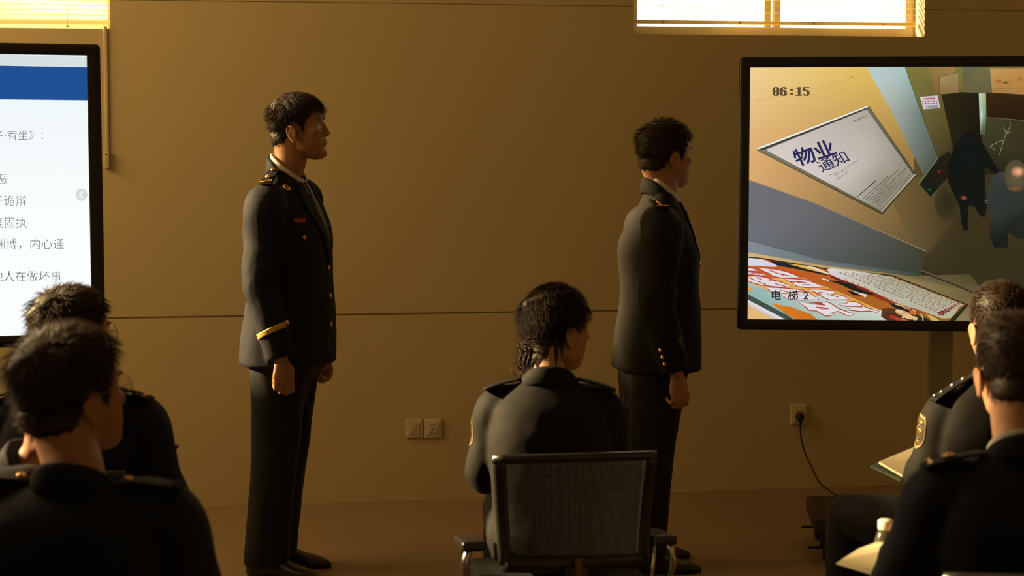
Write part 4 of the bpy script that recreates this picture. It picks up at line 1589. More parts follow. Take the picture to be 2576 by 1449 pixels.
def build_person(label, pos, heading, J, jmat, tmat, hairstyle, hairT, seed, skin=None, gender='m', group=None, head_scale=1.0,
                 voxel=0.0045, hair_count=2600, sheen=None, front=True, jacket_len=None, cap=None):
    rnd = random.Random(seed)
    skin = skin or m_skin
    F = Fig()
    rz = -(R(heading) + YAW)
    F.root = thing('person', label, 'person', pos, rz, group)
    N = J['N']
    k = J.get('k', 1.0)
    sit = J['sit']
    kw = J.get('w', 1.0)
    # ---- body
    Mh = Matrix.Translation((J.get('hx', 0), J['head'][0], N + J['head'][1])) @ Matrix.Rotation(-R(J.get('yaw', 0)), 4, 'Z') @ Matrix.Rotation(R(J.get('roll', 0)), 4, 'Y') @ Matrix.Rotation(R(J.get('pitch', 0)), 4, 'X') @ Matrix.Scale(head_scale, 4)
    F.Mh = Mh
    body = MB()
    base, extra, ears = head_pieces(1.0, gender == 'f')
    for q in base + extra:
        body.add(q, 0, Mh)
    for q, m_ in ears:
        body.add(q, 0, Mh @ m_)
    hn = Mh @ Vector((0, -0.046 if gender == 'm' else -0.050, -0.03))
    nr = 0.058 * kw ** 0.5 if gender == 'm' else 0.048
    neck = [[hn, hn.lerp(Vector((0, -0.005 + J.get('ny', 0), N)), 0.55), (0, -0.02 + J.get('ny', 0), N), (0, -0.02, N - 0.08)], [(nr, nr * 1.12), (nr * 0.98, nr * 1.06), (nr * 0.98, nr * 0.98), (nr * 1.0, nr * 0.9)]]
    body.add(capsule_tube(*neck, 24, 24))
    inv_ = Mh.inverted()
    neck_h = [[inv_ @ Vector(q) for q in neck[0]], neck[1]]
    hipz = 0.56 if sit else N - 0.62 * k
    body.add(body_loft([(N - 0.07, 0.09 * kw, 0.03, -0.06, 2), (N - 0.13, 0.12 * kw, 0.06, -0.08, 2.2), (N - 0.25, 0.13 * kw, 0.09, -0.11, 2.2), (hipz + 0.05, 0.12 * kw, 0.08, -0.09, 2.2), (hipz - 0.04, 0.13 * kw, 0.08, -0.09, 2.2)], 30, 28))
    for s_, sn in ((1, 'r'), (-1, 'l')):
        sh, el_, wr = [Vector(v) for v in J['arm_' + sn][:3]]
        body.add(capsule_tube([sh, sh.lerp(el_, 0.5), el_, el_.lerp(wr, 0.4), wr], [0.040, 0.042, 0.038, 0.036, 0.0255], 14, 26))
        hz, th = J['arm_' + sn][3], J['arm_' + sn][4]
        cu = J['arm_' + sn][5]
        Mw = hand_frame(wr, hz, th, s_)
        for q in hand_pieces(cu):
            body.add(q, 0, Mw @ Matrix.Scale(J.get('hs', 1.0), 4))
        hp, kn, an = [Vector(v) for v in J['leg_' + sn]]
        body.add(capsule_tube([hp, hp.lerp(kn, 0.5), kn, kn.lerp(an, 0.35), an], [0.060, 0.052, 0.042, 0.040, 0.032], 14, 26))
        body.add(ell(an + Vector((0, 0.035, -0.058)), (0.026, 0.085, 0.018)))
    bme = remesh(body, voxel, 5, 0.5)
    # eye slits, mouth line, nostril hollows
    a = coords(bme)
    I = np.array(Mh.inverted())
    hl = a @ I[:3, :3].T + I[:3, 3]
    dy = np.zeros(len(a))
    front_ = hl[:, 1] > 0.04
    for x in (-1, 1):
        ex, ez = x * 0.031, 0.0105
        g1 = np.exp(-(((hl[:, 0] - ex) / 0.017) ** 2 + ((hl[:, 2] - ez - 0.001) / 0.0095) ** 2))
        dy -= 0.0060 * g1
    dy -= 0.0025 * np.exp(-((hl[:, 0] / 0.020) ** 4 + ((hl[:, 2] + 0.0568) / 0.0018) ** 2))
    dy -= 0.0025 * np.exp(-((hl[:, 0] / 0.026) ** 4 + ((hl[:, 2] + 0.080) / 0.006) ** 2))
    dy -= 0.0020 * np.exp(-((hl[:, 0] / 0.005) ** 2 + ((hl[:, 2] + 0.044) / 0.005) ** 2))
    dy *= front_
    hl[:, 1] += dy
    MhA = np.array(Mh)
    setco(bme, hl @ MhA[:3, :3].T + MhA[:3, 3])
    bme.materials.append(skin)
    bme.name = 'body'
    F.body = link('body', bme, F.root)
    eb = MB
    for x in (-1, 1):
        bvb = F.__dict__.setdefault('bv_body', tree(bme))
        hp_, _n = project(bvb, Mh @ Vector((x * 0.031, 0.2, 0.0095)), Mh.to_3x3() @ Vector((0, -1, 0)))
        ey = (Mh.inverted() @ hp_).y if hp_ is not None else 0.075
        Re = Matrix.Rotation(x * R(-16), 3, 'Z') @ Matrix.Rotation(x * R(-5), 3, 'Y')
        e_ = MB().add(ell((x * 0.031, ey - 0.0012, 0.0095), (0.0120, 0.0042, 0.0046), Re, 20, 12), 0, Mh)
        e_.add(ell(Vector((x * 0.031, ey + 0.0006, 0.0098)), (0.0048, 0.0030, 0.0045), Re, 14, 10), 1, Mh)
        e_.build('eye', [m_eye, m_iris], F.body)
        ld = MB()
        for zz, sgn, rr_ in ((0.0047, 1, 0.0016), (-0.0044, -1, 0.0010)):
            pts_ = [Mh @ (Vector((x * 0.031, ey - 0.0005, 0.0095)) + Re @ Vector((0.0130 * q, 0.0026 * (1 - q * q) - 0.001, zz * (1 - 0.9 * q * q)))) for q in (-1, -0.6, -0.2, 0.2, 0.6, 1)]
            ld.add(capsule_tube(pts_, [rr_ * 0.7, rr_, rr_ * 1.1, rr_ * 1.1, rr_, rr_ * 0.7], 8, 16))
        ld.build('eyelids', skin, F.body)
        br = MB()
        for j in range(70):
            u = rnd.random()
            p = Vector((x * (0.014 + 0.034 * u), 0.2, 0.0285 + 0.006 * math.sin(u * 2.4) + rnd.gauss(0, 0.0014) * (1.2 - u)))
            pw_, dw = Mh @ p, Mh.to_3x3() @ Vector((0, -1, 0))
            h, n = project(bvb, pw_, dw)
            if h is None:
                continue
            q = h + (Mh.to_3x3() @ Vector((x * 0.008, -0.002, 0.0012 - 0.003 * u))) + n * 0.001
            br.add(tube([h + n * 0.0002, (h + q) / 2 + n * 0.0016, q], [0.0007, 0.0006, 0.0002], 4))
        br.build('eyebrow', m_hair, F.body)
    # ---- hair
    hb = make_hair(hairstyle, rnd, hair_count, hairT, neck_h)
    hb.v = [tuple(Mh @ Vector(p)) for p in hb.v]
    F.hair = hb.build('hair', J.get('hairmat', m_hair), F.body)
    # ---- jacket
    if not sit:
        hem = J['hem']
        rows = [(hem, 0.208, 0.158, -0.168, 2.5), (hem + 0.09, 0.203, 0.160, -0.162, 2.5), (hem + 0.19, 0.195, 0.158, -0.146, 2.5), (hem + 0.30, 0.182, 0.152, -0.136, 2.5),
                (hem + 0.40, 0.186, 0.150, -0.143, 2.5), (N - 0.23, 0.192, 0.142, -0.150, 2.5), (N - 0.13, 0.190, 0.112, -0.148, 2.4), (N - 0.07, 0.168, 0.080, -0.126, 2.3),
                (N - 0.022, 0.120, 0.040, -0.098, 2.1), (N + 0.004, 0.086, 0.012, -0.084, 2.0)]
    else:
        hem = J['hem']
        rows = [(hem, 0.188, 0.14, -0.152, 2.5), (hem + 0.07, 0.188, 0.145, -0.148, 2.5), (N - 0.36, 0.180, 0.142, -0.138, 2.5), (N - 0.23, 0.190, 0.136, -0.152, 2.5),
                (N - 0.13, 0.190, 0.108, -0.152, 2.4), (N - 0.07, 0.168, 0.078, -0.130, 2.3), (N - 0.022, 0.120, 0.040, -0.100, 2.1), (N + 0.004, 0.086, 0.012, -0.084, 2.0)]
    dk = J.get('d', 1.0)
    sq = J.get('sq', 0.0)
    rows = [(z + (sq if N - 0.16 < z < N - 0.05 else sq * 0.4 if N - 0.05 < z < N else 0), hw * kw, yf * dk, yb * dk, n) for z, hw, yf, yb, n in rows]
    ny = J.get('ny', 0.0)
    rows = [(z, hw, yf + ny * sstep(N - 0.28, N - 0.02, z), yb + ny * sstep(N - 0.28, N - 0.02, z), n) for z, hw, yf, yb, n in rows]
    jb = MB().add(body_loft(rows, 50, 48))
    for s_, sn in ((1, 'r'), (-1, 'l')):
        sh, el_, wr = [Vector(v) for v in J['arm_' + sn][:3]]
        dw = (wr - el_).normalized()
        cuff = wr - dw * 0.012
        ks = J.get('sl', 1.0)
        inn = Vector((-s_ * 0.045, 0, 0.012))
        R_ = [(0.066 * ks, 0.072 * ks), (0.070 * ks, 0.080 * ks), (0.065 * ks, 0.074 * ks), (0.059 * ks, 0.066 * ks), (0.058 * ks, 0.063 * ks), (0.050 * ks, 0.056 * ks)]
        jb.add(capsule_tube([sh + inn, sh, sh.lerp(el_, 0.5), el_, el_.lerp(cuff, 0.45)], R_[:5], 22, 30))
        jb.add(tube([sh.lerp(el_, 0.8), el_, el_.lerp(cuff, 0.45), cuff], [R_[2], R_[3], R_[4], R_[5]], 22, 24))
    for f_ in J.get('jextra', []):
        jb.add(f_)
    jme = remesh(jb, 0.0075, 5, 0.5)
    f1, f2 = fold(0.0035, 7, 7, 4.5, seed), fold(0.0030, 14, 14, 9, seed + 5)
    elbows = [Vector(J['arm_r'][1]), Vector(J['arm_l'][1])]

    def wr_fn(p):
        e_ = min((p - q).length for q in elbows)
        m_ = 0.6 + 1.3 * math.exp(-(e_ / 0.12) ** 2)
        up_ = sstep(N + 0.03, N - 0.1, p.z)
        return (f1(p) + f2(p) * 0.7) * m_ * up_ - 0.002 * up_
    wrinkle(jme, wr_fn)
    jme.materials.append(jmat)
    jme.name = 'jacket'
    F.jacket = link('jacket', jme, F.root)
    F.jt = tree(jme)
    # collars
    prof = [(0.000, -0.030), (0.001, 0.020), (0.003, 0.034), (0.009, 0.036), (0.014, 0.027), (0.021, -0.018), (0.018, -0.023), (0.010, -0.020)]
    kc = J.get('kc', 1.0)
    prof = [(r_, z_ * J.get('chh', 1.0)) for r_, z_ in prof]
    MB().add(collar_band(0.071 * kc, 0.066 * kc, -0.018 + ny, N + 0.020, 0, 0.125, 128, prof, 44, 1.25, 0.12)).build('collar', jmat, F.jacket)
    sp = [(0.0, -0.035), (0.0, 0.024), (0.002, 0.030), (0.005, 0.031), (0.008, 0.026), (0.011, -0.012), (0.008, -0.03)]
    if J.get('shirt', True):
        MB().add(collar_band(0.0655 * kc, 0.0605 * kc, -0.016 + ny, N + 0.025 + J.get('shirt_up', 0.010), 0, 0.088, 172, sp, 50, 1.25, 0.02)).build('shirt_collar', J.get('shirtmat', m_shirt), F.root)
    if front:
        zt, zb = N - 0.035, N - 0.33
        MB().add(patch_grid(F.jt, strip([(-0.044, zt), (-0.036, zt - 0.1), (-0.020, zt - 0.22), (-0.004, zb)], [(0.044, zt), (0.036, zt - 0.1), (0.020, zt - 0.22), (0.004, zb)]), 10, 24, (0, -1, 0), -0.001, 0.004)).build('shirt_front', m_shirt, F.root)
        MB().add(patch_grid(F.jt, strip([(-0.020, zt - 0.004), (-0.016, zt - 0.04), (-0.036, zt - 0.14), (-0.003, zb)], [(0.020, zt - 0.004), (0.016, zt - 0.04), (0.036, zt - 0.14), (0.003, zb)]), 6, 24, (0, -1, 0), 0.003, 0.006)).build('tie', m_tie, F.root)
        for s_ in (-1, 1):
            lo = [(s_ * 0.070, zt + 0.0), (s_ * 0.098, zt - 0.075), (s_ * 0.088, zt - 0.12), (s_ * 0.045, zt - 0.22), (s_ * 0.006, zb - 0.01)]
            li = [(s_ * 0.040, zt - 0.005), (s_ * 0.030, zt - 0.09), (s_ * 0.024, zt - 0.13), (s_ * 0.014, zt - 0.21), (s_ * 0.0, zb - 0.01)]
            g_ = patch_grid(F.jt, strip(li, lo), 8, 28, (0, -1, 0), 0.004, 0.006)
            MB().add(g_).build('lapel', jmat, F.jacket)
        for q in range(4):
            p, n = project(F.jt, (0.002, 0.6, zb - 0.03 - 0.105 * q), (0, -1, 0))
            if p is not None and p.z > hem + 0.05:
                MB().add(button(p + n * 0.001, n, 0.0105, 0.006)).build('button', J.get('btn', m_gold), F.jacket)
    # shoulder boards
    F.boards = {}
    for s_ in (1, -1):
        x0, x1 = s_ * 0.088 * kw, s_ * (J.get('bx', 0.218) * kw)
        p0, _ = project(F.jt, (x0, -0.03 + (J.get('by', 0) if s_ > 0 else J.get('byl', 0)), N + 0.5), (0, 0, -1))
        p1, _ = project(F.jt, (x1 - s_ * 0.025, -0.028 + (J.get('by', 0) if s_ > 0 else J.get('byl', 0)), N + 0.5), (0, 0, -1))
        if p0 is None or p1 is None:
            continue
        p0 = p0 + Vector((0, 0, 0.006))
        p1 = p1 + Vector((0, 0, J.get('bl', 0.008)))
        d = (p1 - p0)
        L_ = d.length + 0.018
        xa = d.normalized()
        ya = Vector((0, 1, 0))
        za = xa.cross(ya) * (1 if xa.cross(ya).z > 0 else -1)
        M = Matrix(((xa.x, ya.x, za.x, p0.x), (xa.y, ya.y, za.y, p0.y), (xa.z, ya.z, za.z, p0.z), (0, 0, 0, 1)))
        bb = MB()
        rings = []
        for q in range(9):
            t_ = q / 8
            w_ = 0.021 + 0.006 * t_
            zz = 0.004 * math.sin(math.pi * t_)
            rings.append([M @ Vector((L_ * t_, w_ * math.cos(2 * math.pi * j / 16) if False else w_ * se(2 * math.pi * j / 16, 6)[0], zz + 0.0035 * se(2 * math.pi * j / 16, 4)[1])) for j in range(16)])
        if M.determinant() < 0:
            rings = [r_[::-1] for r_ in rings]
        bb.add(loft(rings))
        bo = bb.build('shoulder_board', m_board, F.root)
        F.boards[s_] = (bo, M, L_, za, xa)
    # ---- trousers and shoes
    tb = MB()
    ktw = J.get('tw', 1.0)
    if not sit:
        hz = J['hem']
        tb.add(body_loft([(hz - 0.15, 0.140, 0.055, -0.125, 2.4), (hz - 0.06, 0.150, 0.078, -0.132, 2.4), (hz + 0.02, 0.168, 0.125, -0.14, 2.4), (hz + 0.10, 0.155, 0.115, -0.125, 2.3)], 14, 36))
        for sn in 'rl':
            hp, kn, an = [Vector(v) for v in J['leg_' + sn]]
            tb.add(tube([hp + Vector((0, -0.004, 0.02)), hp.lerp(kn, 0.45), kn, kn.lerp(an, 0.5), an + Vector((0, -0.004, -0.045))],
                        [(0.098 * ktw, 0.125 * ktw), (0.092 * ktw, 0.104 * ktw), (0.080 * ktw, 0.090 * ktw), (0.078 * ktw, 0.084 * ktw), (0.080 * ktw, 0.088 * ktw)], 26, 40))
    else:
        tb.add(ell((0, -0.005, 0.545), (0.165 * kw, 0.135, 0.068)))
        for sn in 'rl':
            hp, kn, an = [Vector(v) for v in J['leg_' + sn]]
            tb.add(capsule_tube([hp, hp.lerp(kn, 0.5), kn], [(0.085, 0.080), (0.082, 0.076), (0.066, 0.066)], 22, 24))
            tb.add(tube([kn + Vector((0, 0, 0.02)), kn.lerp(an, 0.3), kn.lerp(an, 0.7), an + Vector((0, 0, 0.0))], [0.062, 0.066, 0.060, 0.060], 22, 24))
    tme = remesh(tb, 0.008, 5, 0.5)
    g1, g2 = fold(0.0040, 9, 9, 2.6, seed + 11), fold(0.0025, 16, 16, 8, seed + 13)
    wrinkle(tme, lambda p: g1(p) + g2(p) * 0.6 - 0.0015)
    tme.materials.append(tmat)
    tme.name = 'trousers'
    F.trousers = link('trousers', tme, F.root)
    for s_, sn in ((1, 'r'), (-1, 'l')):
        an = Vector(J['leg_' + sn][2])
        fy = Vector(J.get('toe_' + sn, (s_ * 0.12, 1, 0))).normalized()
        fx = fy.cross(Vector((0, 0, 1)))
        o = Vector((an.x, an.y, an.z - 0.09))
        rings = []
        for q in range(15):
            t_ = q / 14
            y = -0.075 + 0.295 * t_
            wdt = float(np.interp(t_, [0, 0.08, 0.3, 0.5, 0.72, 0.9, 1], [0.022, 0.033, 0.034, 0.038, 0.046, 0.036, 0.012]))
            hgt = float(np.interp(t_, [0, 0.08, 0.28, 0.45, 0.65, 0.85, 1], [0.055, 0.072, 0.092, 0.080, 0.056, 0.042, 0.022]))
            rings.append([o + fx * (wdt * se(2 * math.pi * j / 20, 2.4)[0]) + fy * y + Vector((0, 0, hgt / 2 + hgt / 2 * se(2 * math.pi * j / 20, 2.6)[1])) for j in range(20)])
        so_ = MB().add(loft(rings)).build('shoe', m_shoe, F.root)
    return F


def put_on_board(F, s_, t_, y, fn, name, m):
    bo, M, L_, za, xa = F.boards[s_]
    p = M @ Vector((L_ * t_, y, 0.0055 + 0.004 * math.sin(math.pi * t_)))
    MB().add(fn(p, za, xa)).build(name, m, bo)


def sleeve_decal(bv, c, d, up, w_, h_, off, th, nu=6, nv=6, shape=None):
    """flat badge wrapped onto a sleeve, cast from c along d"""
    d = Vector(d).normalized()
    up = Vector(up)
    up = (up - d * up.dot(d)).normalized()
    sx_ = d.cross(up)

    def fn(u, v):
        k = shape(v) if shape else 1.0
        return Vector(c) + sx_ * ((u - 0.5) * w_ * k) + up * ((v - 0.5) * h_)
    return patch_grid(bv, fn, nu, nv, d, off, th)

# ------------------------------------------------------------------ the two standing men
KN = dict(sit=False)


def stand_J(N, hem, **kw):
    d = dict(sit=False, N=N, hem=hem,
             arm_r=[(0.165, -0.005, N - 0.100), (0.222, -0.035, N - 0.405), (0.226, 0.012, N - 0.690), (0.0, 0.10, -1), (-0.25, 1, 0), 0.88],
             arm_l=[(-0.165, -0.005, N - 0.100), (-0.222, -0.020, N - 0.405), (-0.205, 0.060, N - 0.690), (0.05, 0.12, -1), (0.35, 1, 0), 0.9],
             leg_r=[(0.084, -0.012, N - 0.62), (0.086, -0.045, 0.49), (0.088, -0.088, 0.09)],
             leg_l=[(-0.084, -0.020, N - 0.62), (-0.084, -0.066, 0.49), (-0.086, -0.120, 0.09)])
    d.update(kw)
    return d


jL = stand_J(1.526, 0.803, bx=0.200, by=0.012, d=1.05,
             leg_r=[(0.084, -0.005, 0.906), (0.086, -0.028, 0.49), (0.088, -0.066, 0.09)], leg_l=[(-0.084, -0.012, 0.906), (-0.084, -0.048, 0.49), (-0.086, -0.098, 0.09)],
             arm_r=[(0.165, -0.022, 1.412), (0.222, -0.026, 1.115), (0.224, 0.052, 0.840), (0.0, 0.10, -1), (-0.6, 1, 0), 0.9], ny=0.022, sq=-0.034, head=(0.055, 0.155), yaw=-6, pitch=7, hs=1.0)
A = build_person('standing man in navy dress uniform with gold sleeve stripe, in profile beside the slide screen', G(724, 6.7), 103, jL, m_navy, m_trn,
                 'crop', dict(top=0.028, side=0.012, nape=0.005, back=0.012, len=0.038, fringe=0.010, droop=0.55, mess=0.22, rise=0.004, slen=0.009), 3, m_skin, hair_count=4200, voxel=0.0038)
jR = stand_J(1.446, 0.772, ny=0.035, sq=-0.044, by=-0.01, byl=0.05, head=(0.035, 0.132), yaw=-18, pitch=2, hs=1.0, w=0.97,
             arm_r=[(0.160, -0.030, 1.324), (0.212, -0.060, 1.045), (0.215, 0.015, 0.775), (0.02, 0.16, -1), (-0.25, 1, 0), 0.75],
             arm_l=[(-0.160, -0.005, 1.324), (-0.212, -0.020, 1.045), (-0.195, 0.060, 0.775), (0.05, 0.12, -1), (0.35, 1, 0), 0.9],
             leg_r=[(0.085, -0.012, 0.85), (0.090, -0.045, 0.47), (0.095, -0.075, 0.09)], leg_l=[(-0.085, -0.012, 0.85), (-0.088, -0.030, 0.47), (-0.10, -0.045, 0.09)])
B = build_person('standing man in black police uniform, back half turned, between seated woman and picture screen', G(1655, 6.8), 79, jR, m_blackw, m_trb,
                 'crop', dict(top=0.030, side=0.013, nape=0.005, back=0.014, len=0.034, fringe=0.022, tuft=0.016, droop=0.0, mess=0.38, rise=0.012), 8, m_skin, hair_count=4200, voxel=0.0038)


def gold_star(p, z, x, r=0.0085):
    return star(p, z, x, r, 0.004)


def board_bar(w_, th=0.0035):
    def fn(p, z, x):
        y = Vector(z).cross(Vector(x))
        P = [p + x * a + y * b for a, b in ((-0.004, -w_), (0.004, -w_), (0.004, w_), (-0.004, w_))]
        return prism(P, z, th)
    return fn


def wreath(p, z, x):
    y = Vector(z).cross(Vector(x))
    m_ = MB()
    for k in range(9):
        a = R(40 * k)
        m_.add(ell(p + x * 0.0085 * math.cos(a) + y * 0.0085 * math.sin(a) + z * 0.002, (0.0042, 0.0042, 0.0032), None, 10, 8))
    m_.add(ell(p + z * 0.004, (0.005, 0.005, 0.005), None, 10, 8))
    return m_.v, m_.f


for s_ in (1, -1):
    put_on_board(A, s_, 0.62, 0.0, wreath, 'gold_emblem', m_gold)
    put_on_board(A, s_, 0.88, 0.0, board_bar(0.023), 'gold_bar', m_gold)
    put_on_board(A, s_, 0.12, 0.0, lambda p, z, x: button(p, z, 0.009, 0.006), 'button', m_gold)
    for q in range(3):
        put_on_board(B, s_, 0.42 + 0.17 * q, 0.0, gold_star, 'star', m_gold)
    put_on_board(B, s_, 0.91, 0.0, board_bar(0.024, 0.002), 'gold_bar', m_braid)
    put_on_board(B, s_, 0.14, 0.0, lambda p, z, x: button(p, z, 0.007, 0.005), 'button', m_silver)


def chest(F, x, z, fn, name, m, parent=None):
    p, n = project(F.jt, (x, 0.6, z), (0, -1, 0))
    if p is not None:
        return MB().add(fn(p, n)).build(name, m, parent or F.jacket)


# left man: collar badges, name bar, pocket button, sleeve stripe
NA = 1.526
for s_ in (1,):
    chest(A, s_ * 0.130, NA - 0.066, lambda p, n: button(p + n * 0.011, n, 0.0155, 0.004), 'collar_badge', m_gold)
    chest(A, s_ * 0.145, NA - 0.240, lambda p, n: button(p + n * 0.002, n, 0.0085, 0.006), 'pocket_button', m_gold)


def rect_badge(w_, h_, tilt, off, th):
    def fn(p, n):
        n = Vector((n.x, n.y, n.z * 0.4)).normalized()
        x = n.cross(Vector((0, 0, 1))).normalized()
        z = x.cross(n)
        x2 = x * math.cos(tilt) + z * math.sin(tilt)
        z2 = z * math.cos(tilt) - x * math.sin(tilt)
        P = []
        r = h_ * 0.25
        for cx_, cz_, a0 in ((1, 1, 0), (-1, 1, 90), (-1, -1, 180), (1, -1, 270)):
            for k in range(4):
                a = R(a0 + 30 * k)
                P.append(p + n * off + x2 * (cx_ * (w_ / 2 - r) + r * math.cos(a)) + z2 * (cz_ * (h_ / 2 - r) + r * math.sin(a)))
        return prism(P, n, th)
    return fn


bar = chest(A, 0.145, NA - 0.178, rect_badge(0.052, 0.0175, 0.0, 0.003, 0.003), 'name_bar', m_gold)
rb_ = chest(A, 0.145, NA - 0.178, rect_badge(0.047, 0.0125, 0.0, 0.005, 0.0018), 'ribbon', m_red, A.jacket)


def cuff_ring(F, J, sn, t0, w_, name, m, slope=0.0, a0=0.0, a1=6.2832, side=1):
    """braid that follows the sleeve: rays cast in to the sleeve from around its axis"""
    el_, wr = Vector(J['arm_' + sn][1]), Vector(J['arm_' + sn][2])
    ax = (wr - el_).normalized()
    fx = Vector((0, 1, 0))
    fx = (fx - ax * fx.dot(ax)).normalized()
    sx_ = Vector((1 if sn == 'r' else -1, 0, 0))
    sx_ = (sx_ - ax * sx_.dot(ax) - fx * sx_.dot(fx)).normalized()
    n_ = 40
    rows_t, rows_b = [], []
    for j in range(5):
        rt, rb2 = [], []
        for i in range(n_ + 1):
            a = a0 + (a1 - a0) * i / n_
            dr = fx * math.cos(a) + sx_ * math.sin(a)
            c = el_.lerp(wr, t0) + ax * (w_ * (j / 4 - 0.5) + slope * math.cos(a))
            p, n = project(F.jt, c + dr * 0.12, -dr)
            if p is None or (p - c).length > 0.095:
                p = c + dr * 0.058
            rt.append(p + dr * 0.0028)
            rb2.append(p + dr * 0.0002)
        rows_t.append(rt)
        rows_b.append(rb2)
    rings = [rows_t[0], rows_t[1], rows_t[2], rows_t[3], rows_t[4], rows_b[4], rows_b[0]]
    L_ = [[r_[i] for r_ in rings] for i in range(n_ + 1)]
    return MB().add(loft(L_)).build(name, m, F.jacket)


def sleeve_point(F, J, sn, t0, a, off=0.0):
    el_, wr = Vector(J['arm_' + sn][1]), Vector(J['arm_' + sn][2])
    ax = (wr - el_).normalized()
    fx = Vector((0, 1, 0))
    fx = (fx - ax * fx.dot(ax)).normalized()
    sx_ = Vector((1 if sn == 'r' else -1, 0, 0))
    sx_ = (sx_ - ax * sx_.dot(ax) - fx * sx_.dot(fx)).normalized()
    dr = fx * math.cos(a) + sx_ * math.sin(a)
    c = el_.lerp(wr, t0)
    p, n = project(F.jt, c + dr * 0.12, -dr)
    return (p if p is not None else c + dr * 0.055) + dr * off, dr, ax


for sn in 'rl':
    cuff_ring(A, jL, sn, 0.60, 0.021, 'sleeve_stripe', m_braid, -0.010, R(16), R(300))
    p, dr, ax = sleeve_point(A, jL, sn, 0.55, R(4), 0.001)
    MB().add(button(p, dr, 0.0125, 0.006)).build('sleeve_button', m_gold, A.jacket)
# right man: chest badge, collar badges, sleeve buttons, sleeve mark
NB_ = 1.446
for s_ in (1, -1):
    def leafy(p, n):
        m_ = MB()
        x = n.cross(Vector((0, 0, 1))).normalized()
        z = x.cross(n)
        for k in range(7):
            a = R(-150 + 50 * k + 90)
            m_.add(ell(p + n * 0.013 + x * 0.009 * math.cos(a) + z * 0.011 * math.sin(a), (0.0042, 0.003, 0.0048), None, 8, 6))
        m_.add(ell(p + n * 0.014, (0.005, 0.003, 0.006), None, 8, 6))
        return m_.v, m_.f
    chest(B, s_ * 0.078, NB_ - 0.085, leafy, 'collar_badge', m_gold)
    chest(B, s_ * 0.105, NB_ - 0.265, lambda p, n: button(p + n * 0.002, n, 0.008, 0.005), 'pocket_button', m_silver)


def shield(p, n):
    m_ = MB()
    x = n.cross(Vector((0, 0, 1))).normalized()
    z = x.cross(n)
    o = p + n * 0.004
    P = [o + x * a + z * b for a, b in ((-0.020, 0.010), (-0.010, 0.006), (-0.006, 0.014), (0, 0.018), (0.006, 0.014), (0.010, 0.006), (0.020, 0.010), (0.016, -0.004), (0.006, -0.014), (0, -0.017), (-0.006, -0.014), (-0.016, -0.004))]
    m_.add(prism(P, n, 0.003))
    m_.add(ell(o + n * 0.003, (0.006, 0.003, 0.007), None, 10, 8))
    return m_.v, m_.f


chest(B, 0.100, NB_ - 0.205, shield, 'chest_badge', m_silver)
for sn in 'rl':
    for q in range(3):
        p, dr, ax = sleeve_point(B, jR, sn, 0.60 + 0.10 * q, R(140), 0.001)
        MB().add(button(p, dr, 0.0085, 0.006)).build('sleeve_button', m_gold, B.jacket)
# embroidered mark with lettering on the near sleeve
p, dr, ax = sleeve_point(B, jR, 'r', 0.56, R(48), 0.0)
upv = -ax
sxv = dr.cross(upv).normalized() * -1
if (sxv.dot(Vector((0, 1, 0)))) < 0:
    sxv = -sxv
mk = MB()


def on_sleeve(u, v):
    o = p + sxv * u + upv * v
    h, n = project(B.jt, o + dr * 0.06, -dr)
    return (h if h is not None else o) + dr * 0.0012


def sl_poly(P):
    mk.add(prism([on_sleeve(a, b) for a, b in P], dr, 0.0012))


for s_ in (1, -1):
    sl_poly([(0, -0.001), (s_ * 0.006, 0.004), (s_ * 0.010, 0.011), (s_ * 0.015, 0.014), (s_ * 0.013, 0.005), (s_ * 0.007, -0.005), (0, -0.009)][::s_])
sl_poly([(0.005 * math.cos(R(k * 45)), 0.011 + 0.005 * math.sin(R(k * 45))) for k in range(8)])
v, f = text_mesh('POLICE', 0.01, 1.05)
wd = max(a[0] for a in v)
o_ = len(mk.v)
mk.v += [tuple(on_sleeve((a[0] - wd / 2) * 0.0115, -0.0265 + a[1] * 0.0125 + 0.0015 * (a[0] - wd / 2))) for a in v]
mk.f += [tuple(i + o_ for i in q) for q in f]
mk.m += [0] * len(f)
mk.build('sleeve_mark', m_emb, B.jacket)

# ------------------------------------------------------------------ seated people and their chairs


def sit_J(N, **kw):
    d = dict(sit=True, N=N, hem=0.50,
             arm_r=[(0.165, 0.0, N - 0.088), (0.225, 0.03, 0.705), (0.13, 0.27, 0.68), (-0.35, 0.9, -0.15), (-0.8, -0.3, 0.5), 0.45],
             arm_l=[(-0.165, 0.0, N - 0.088), (-0.225, 0.03, 0.705), (-0.13, 0.27, 0.68), (0.35, 0.9, -0.15), (0.8, -0.3, 0.5), 0.45],
             leg_r=[(0.095, 0.02, 0.548), (0.14, 0.46, 0.545), (0.14, 0.43, 0.10)],
             leg_l=[(-0.095, 0.02, 0.548), (-0.14, 0.46, 0.545), (-0.14, 0.43, 0.10)])
    d.update(kw)
    return d


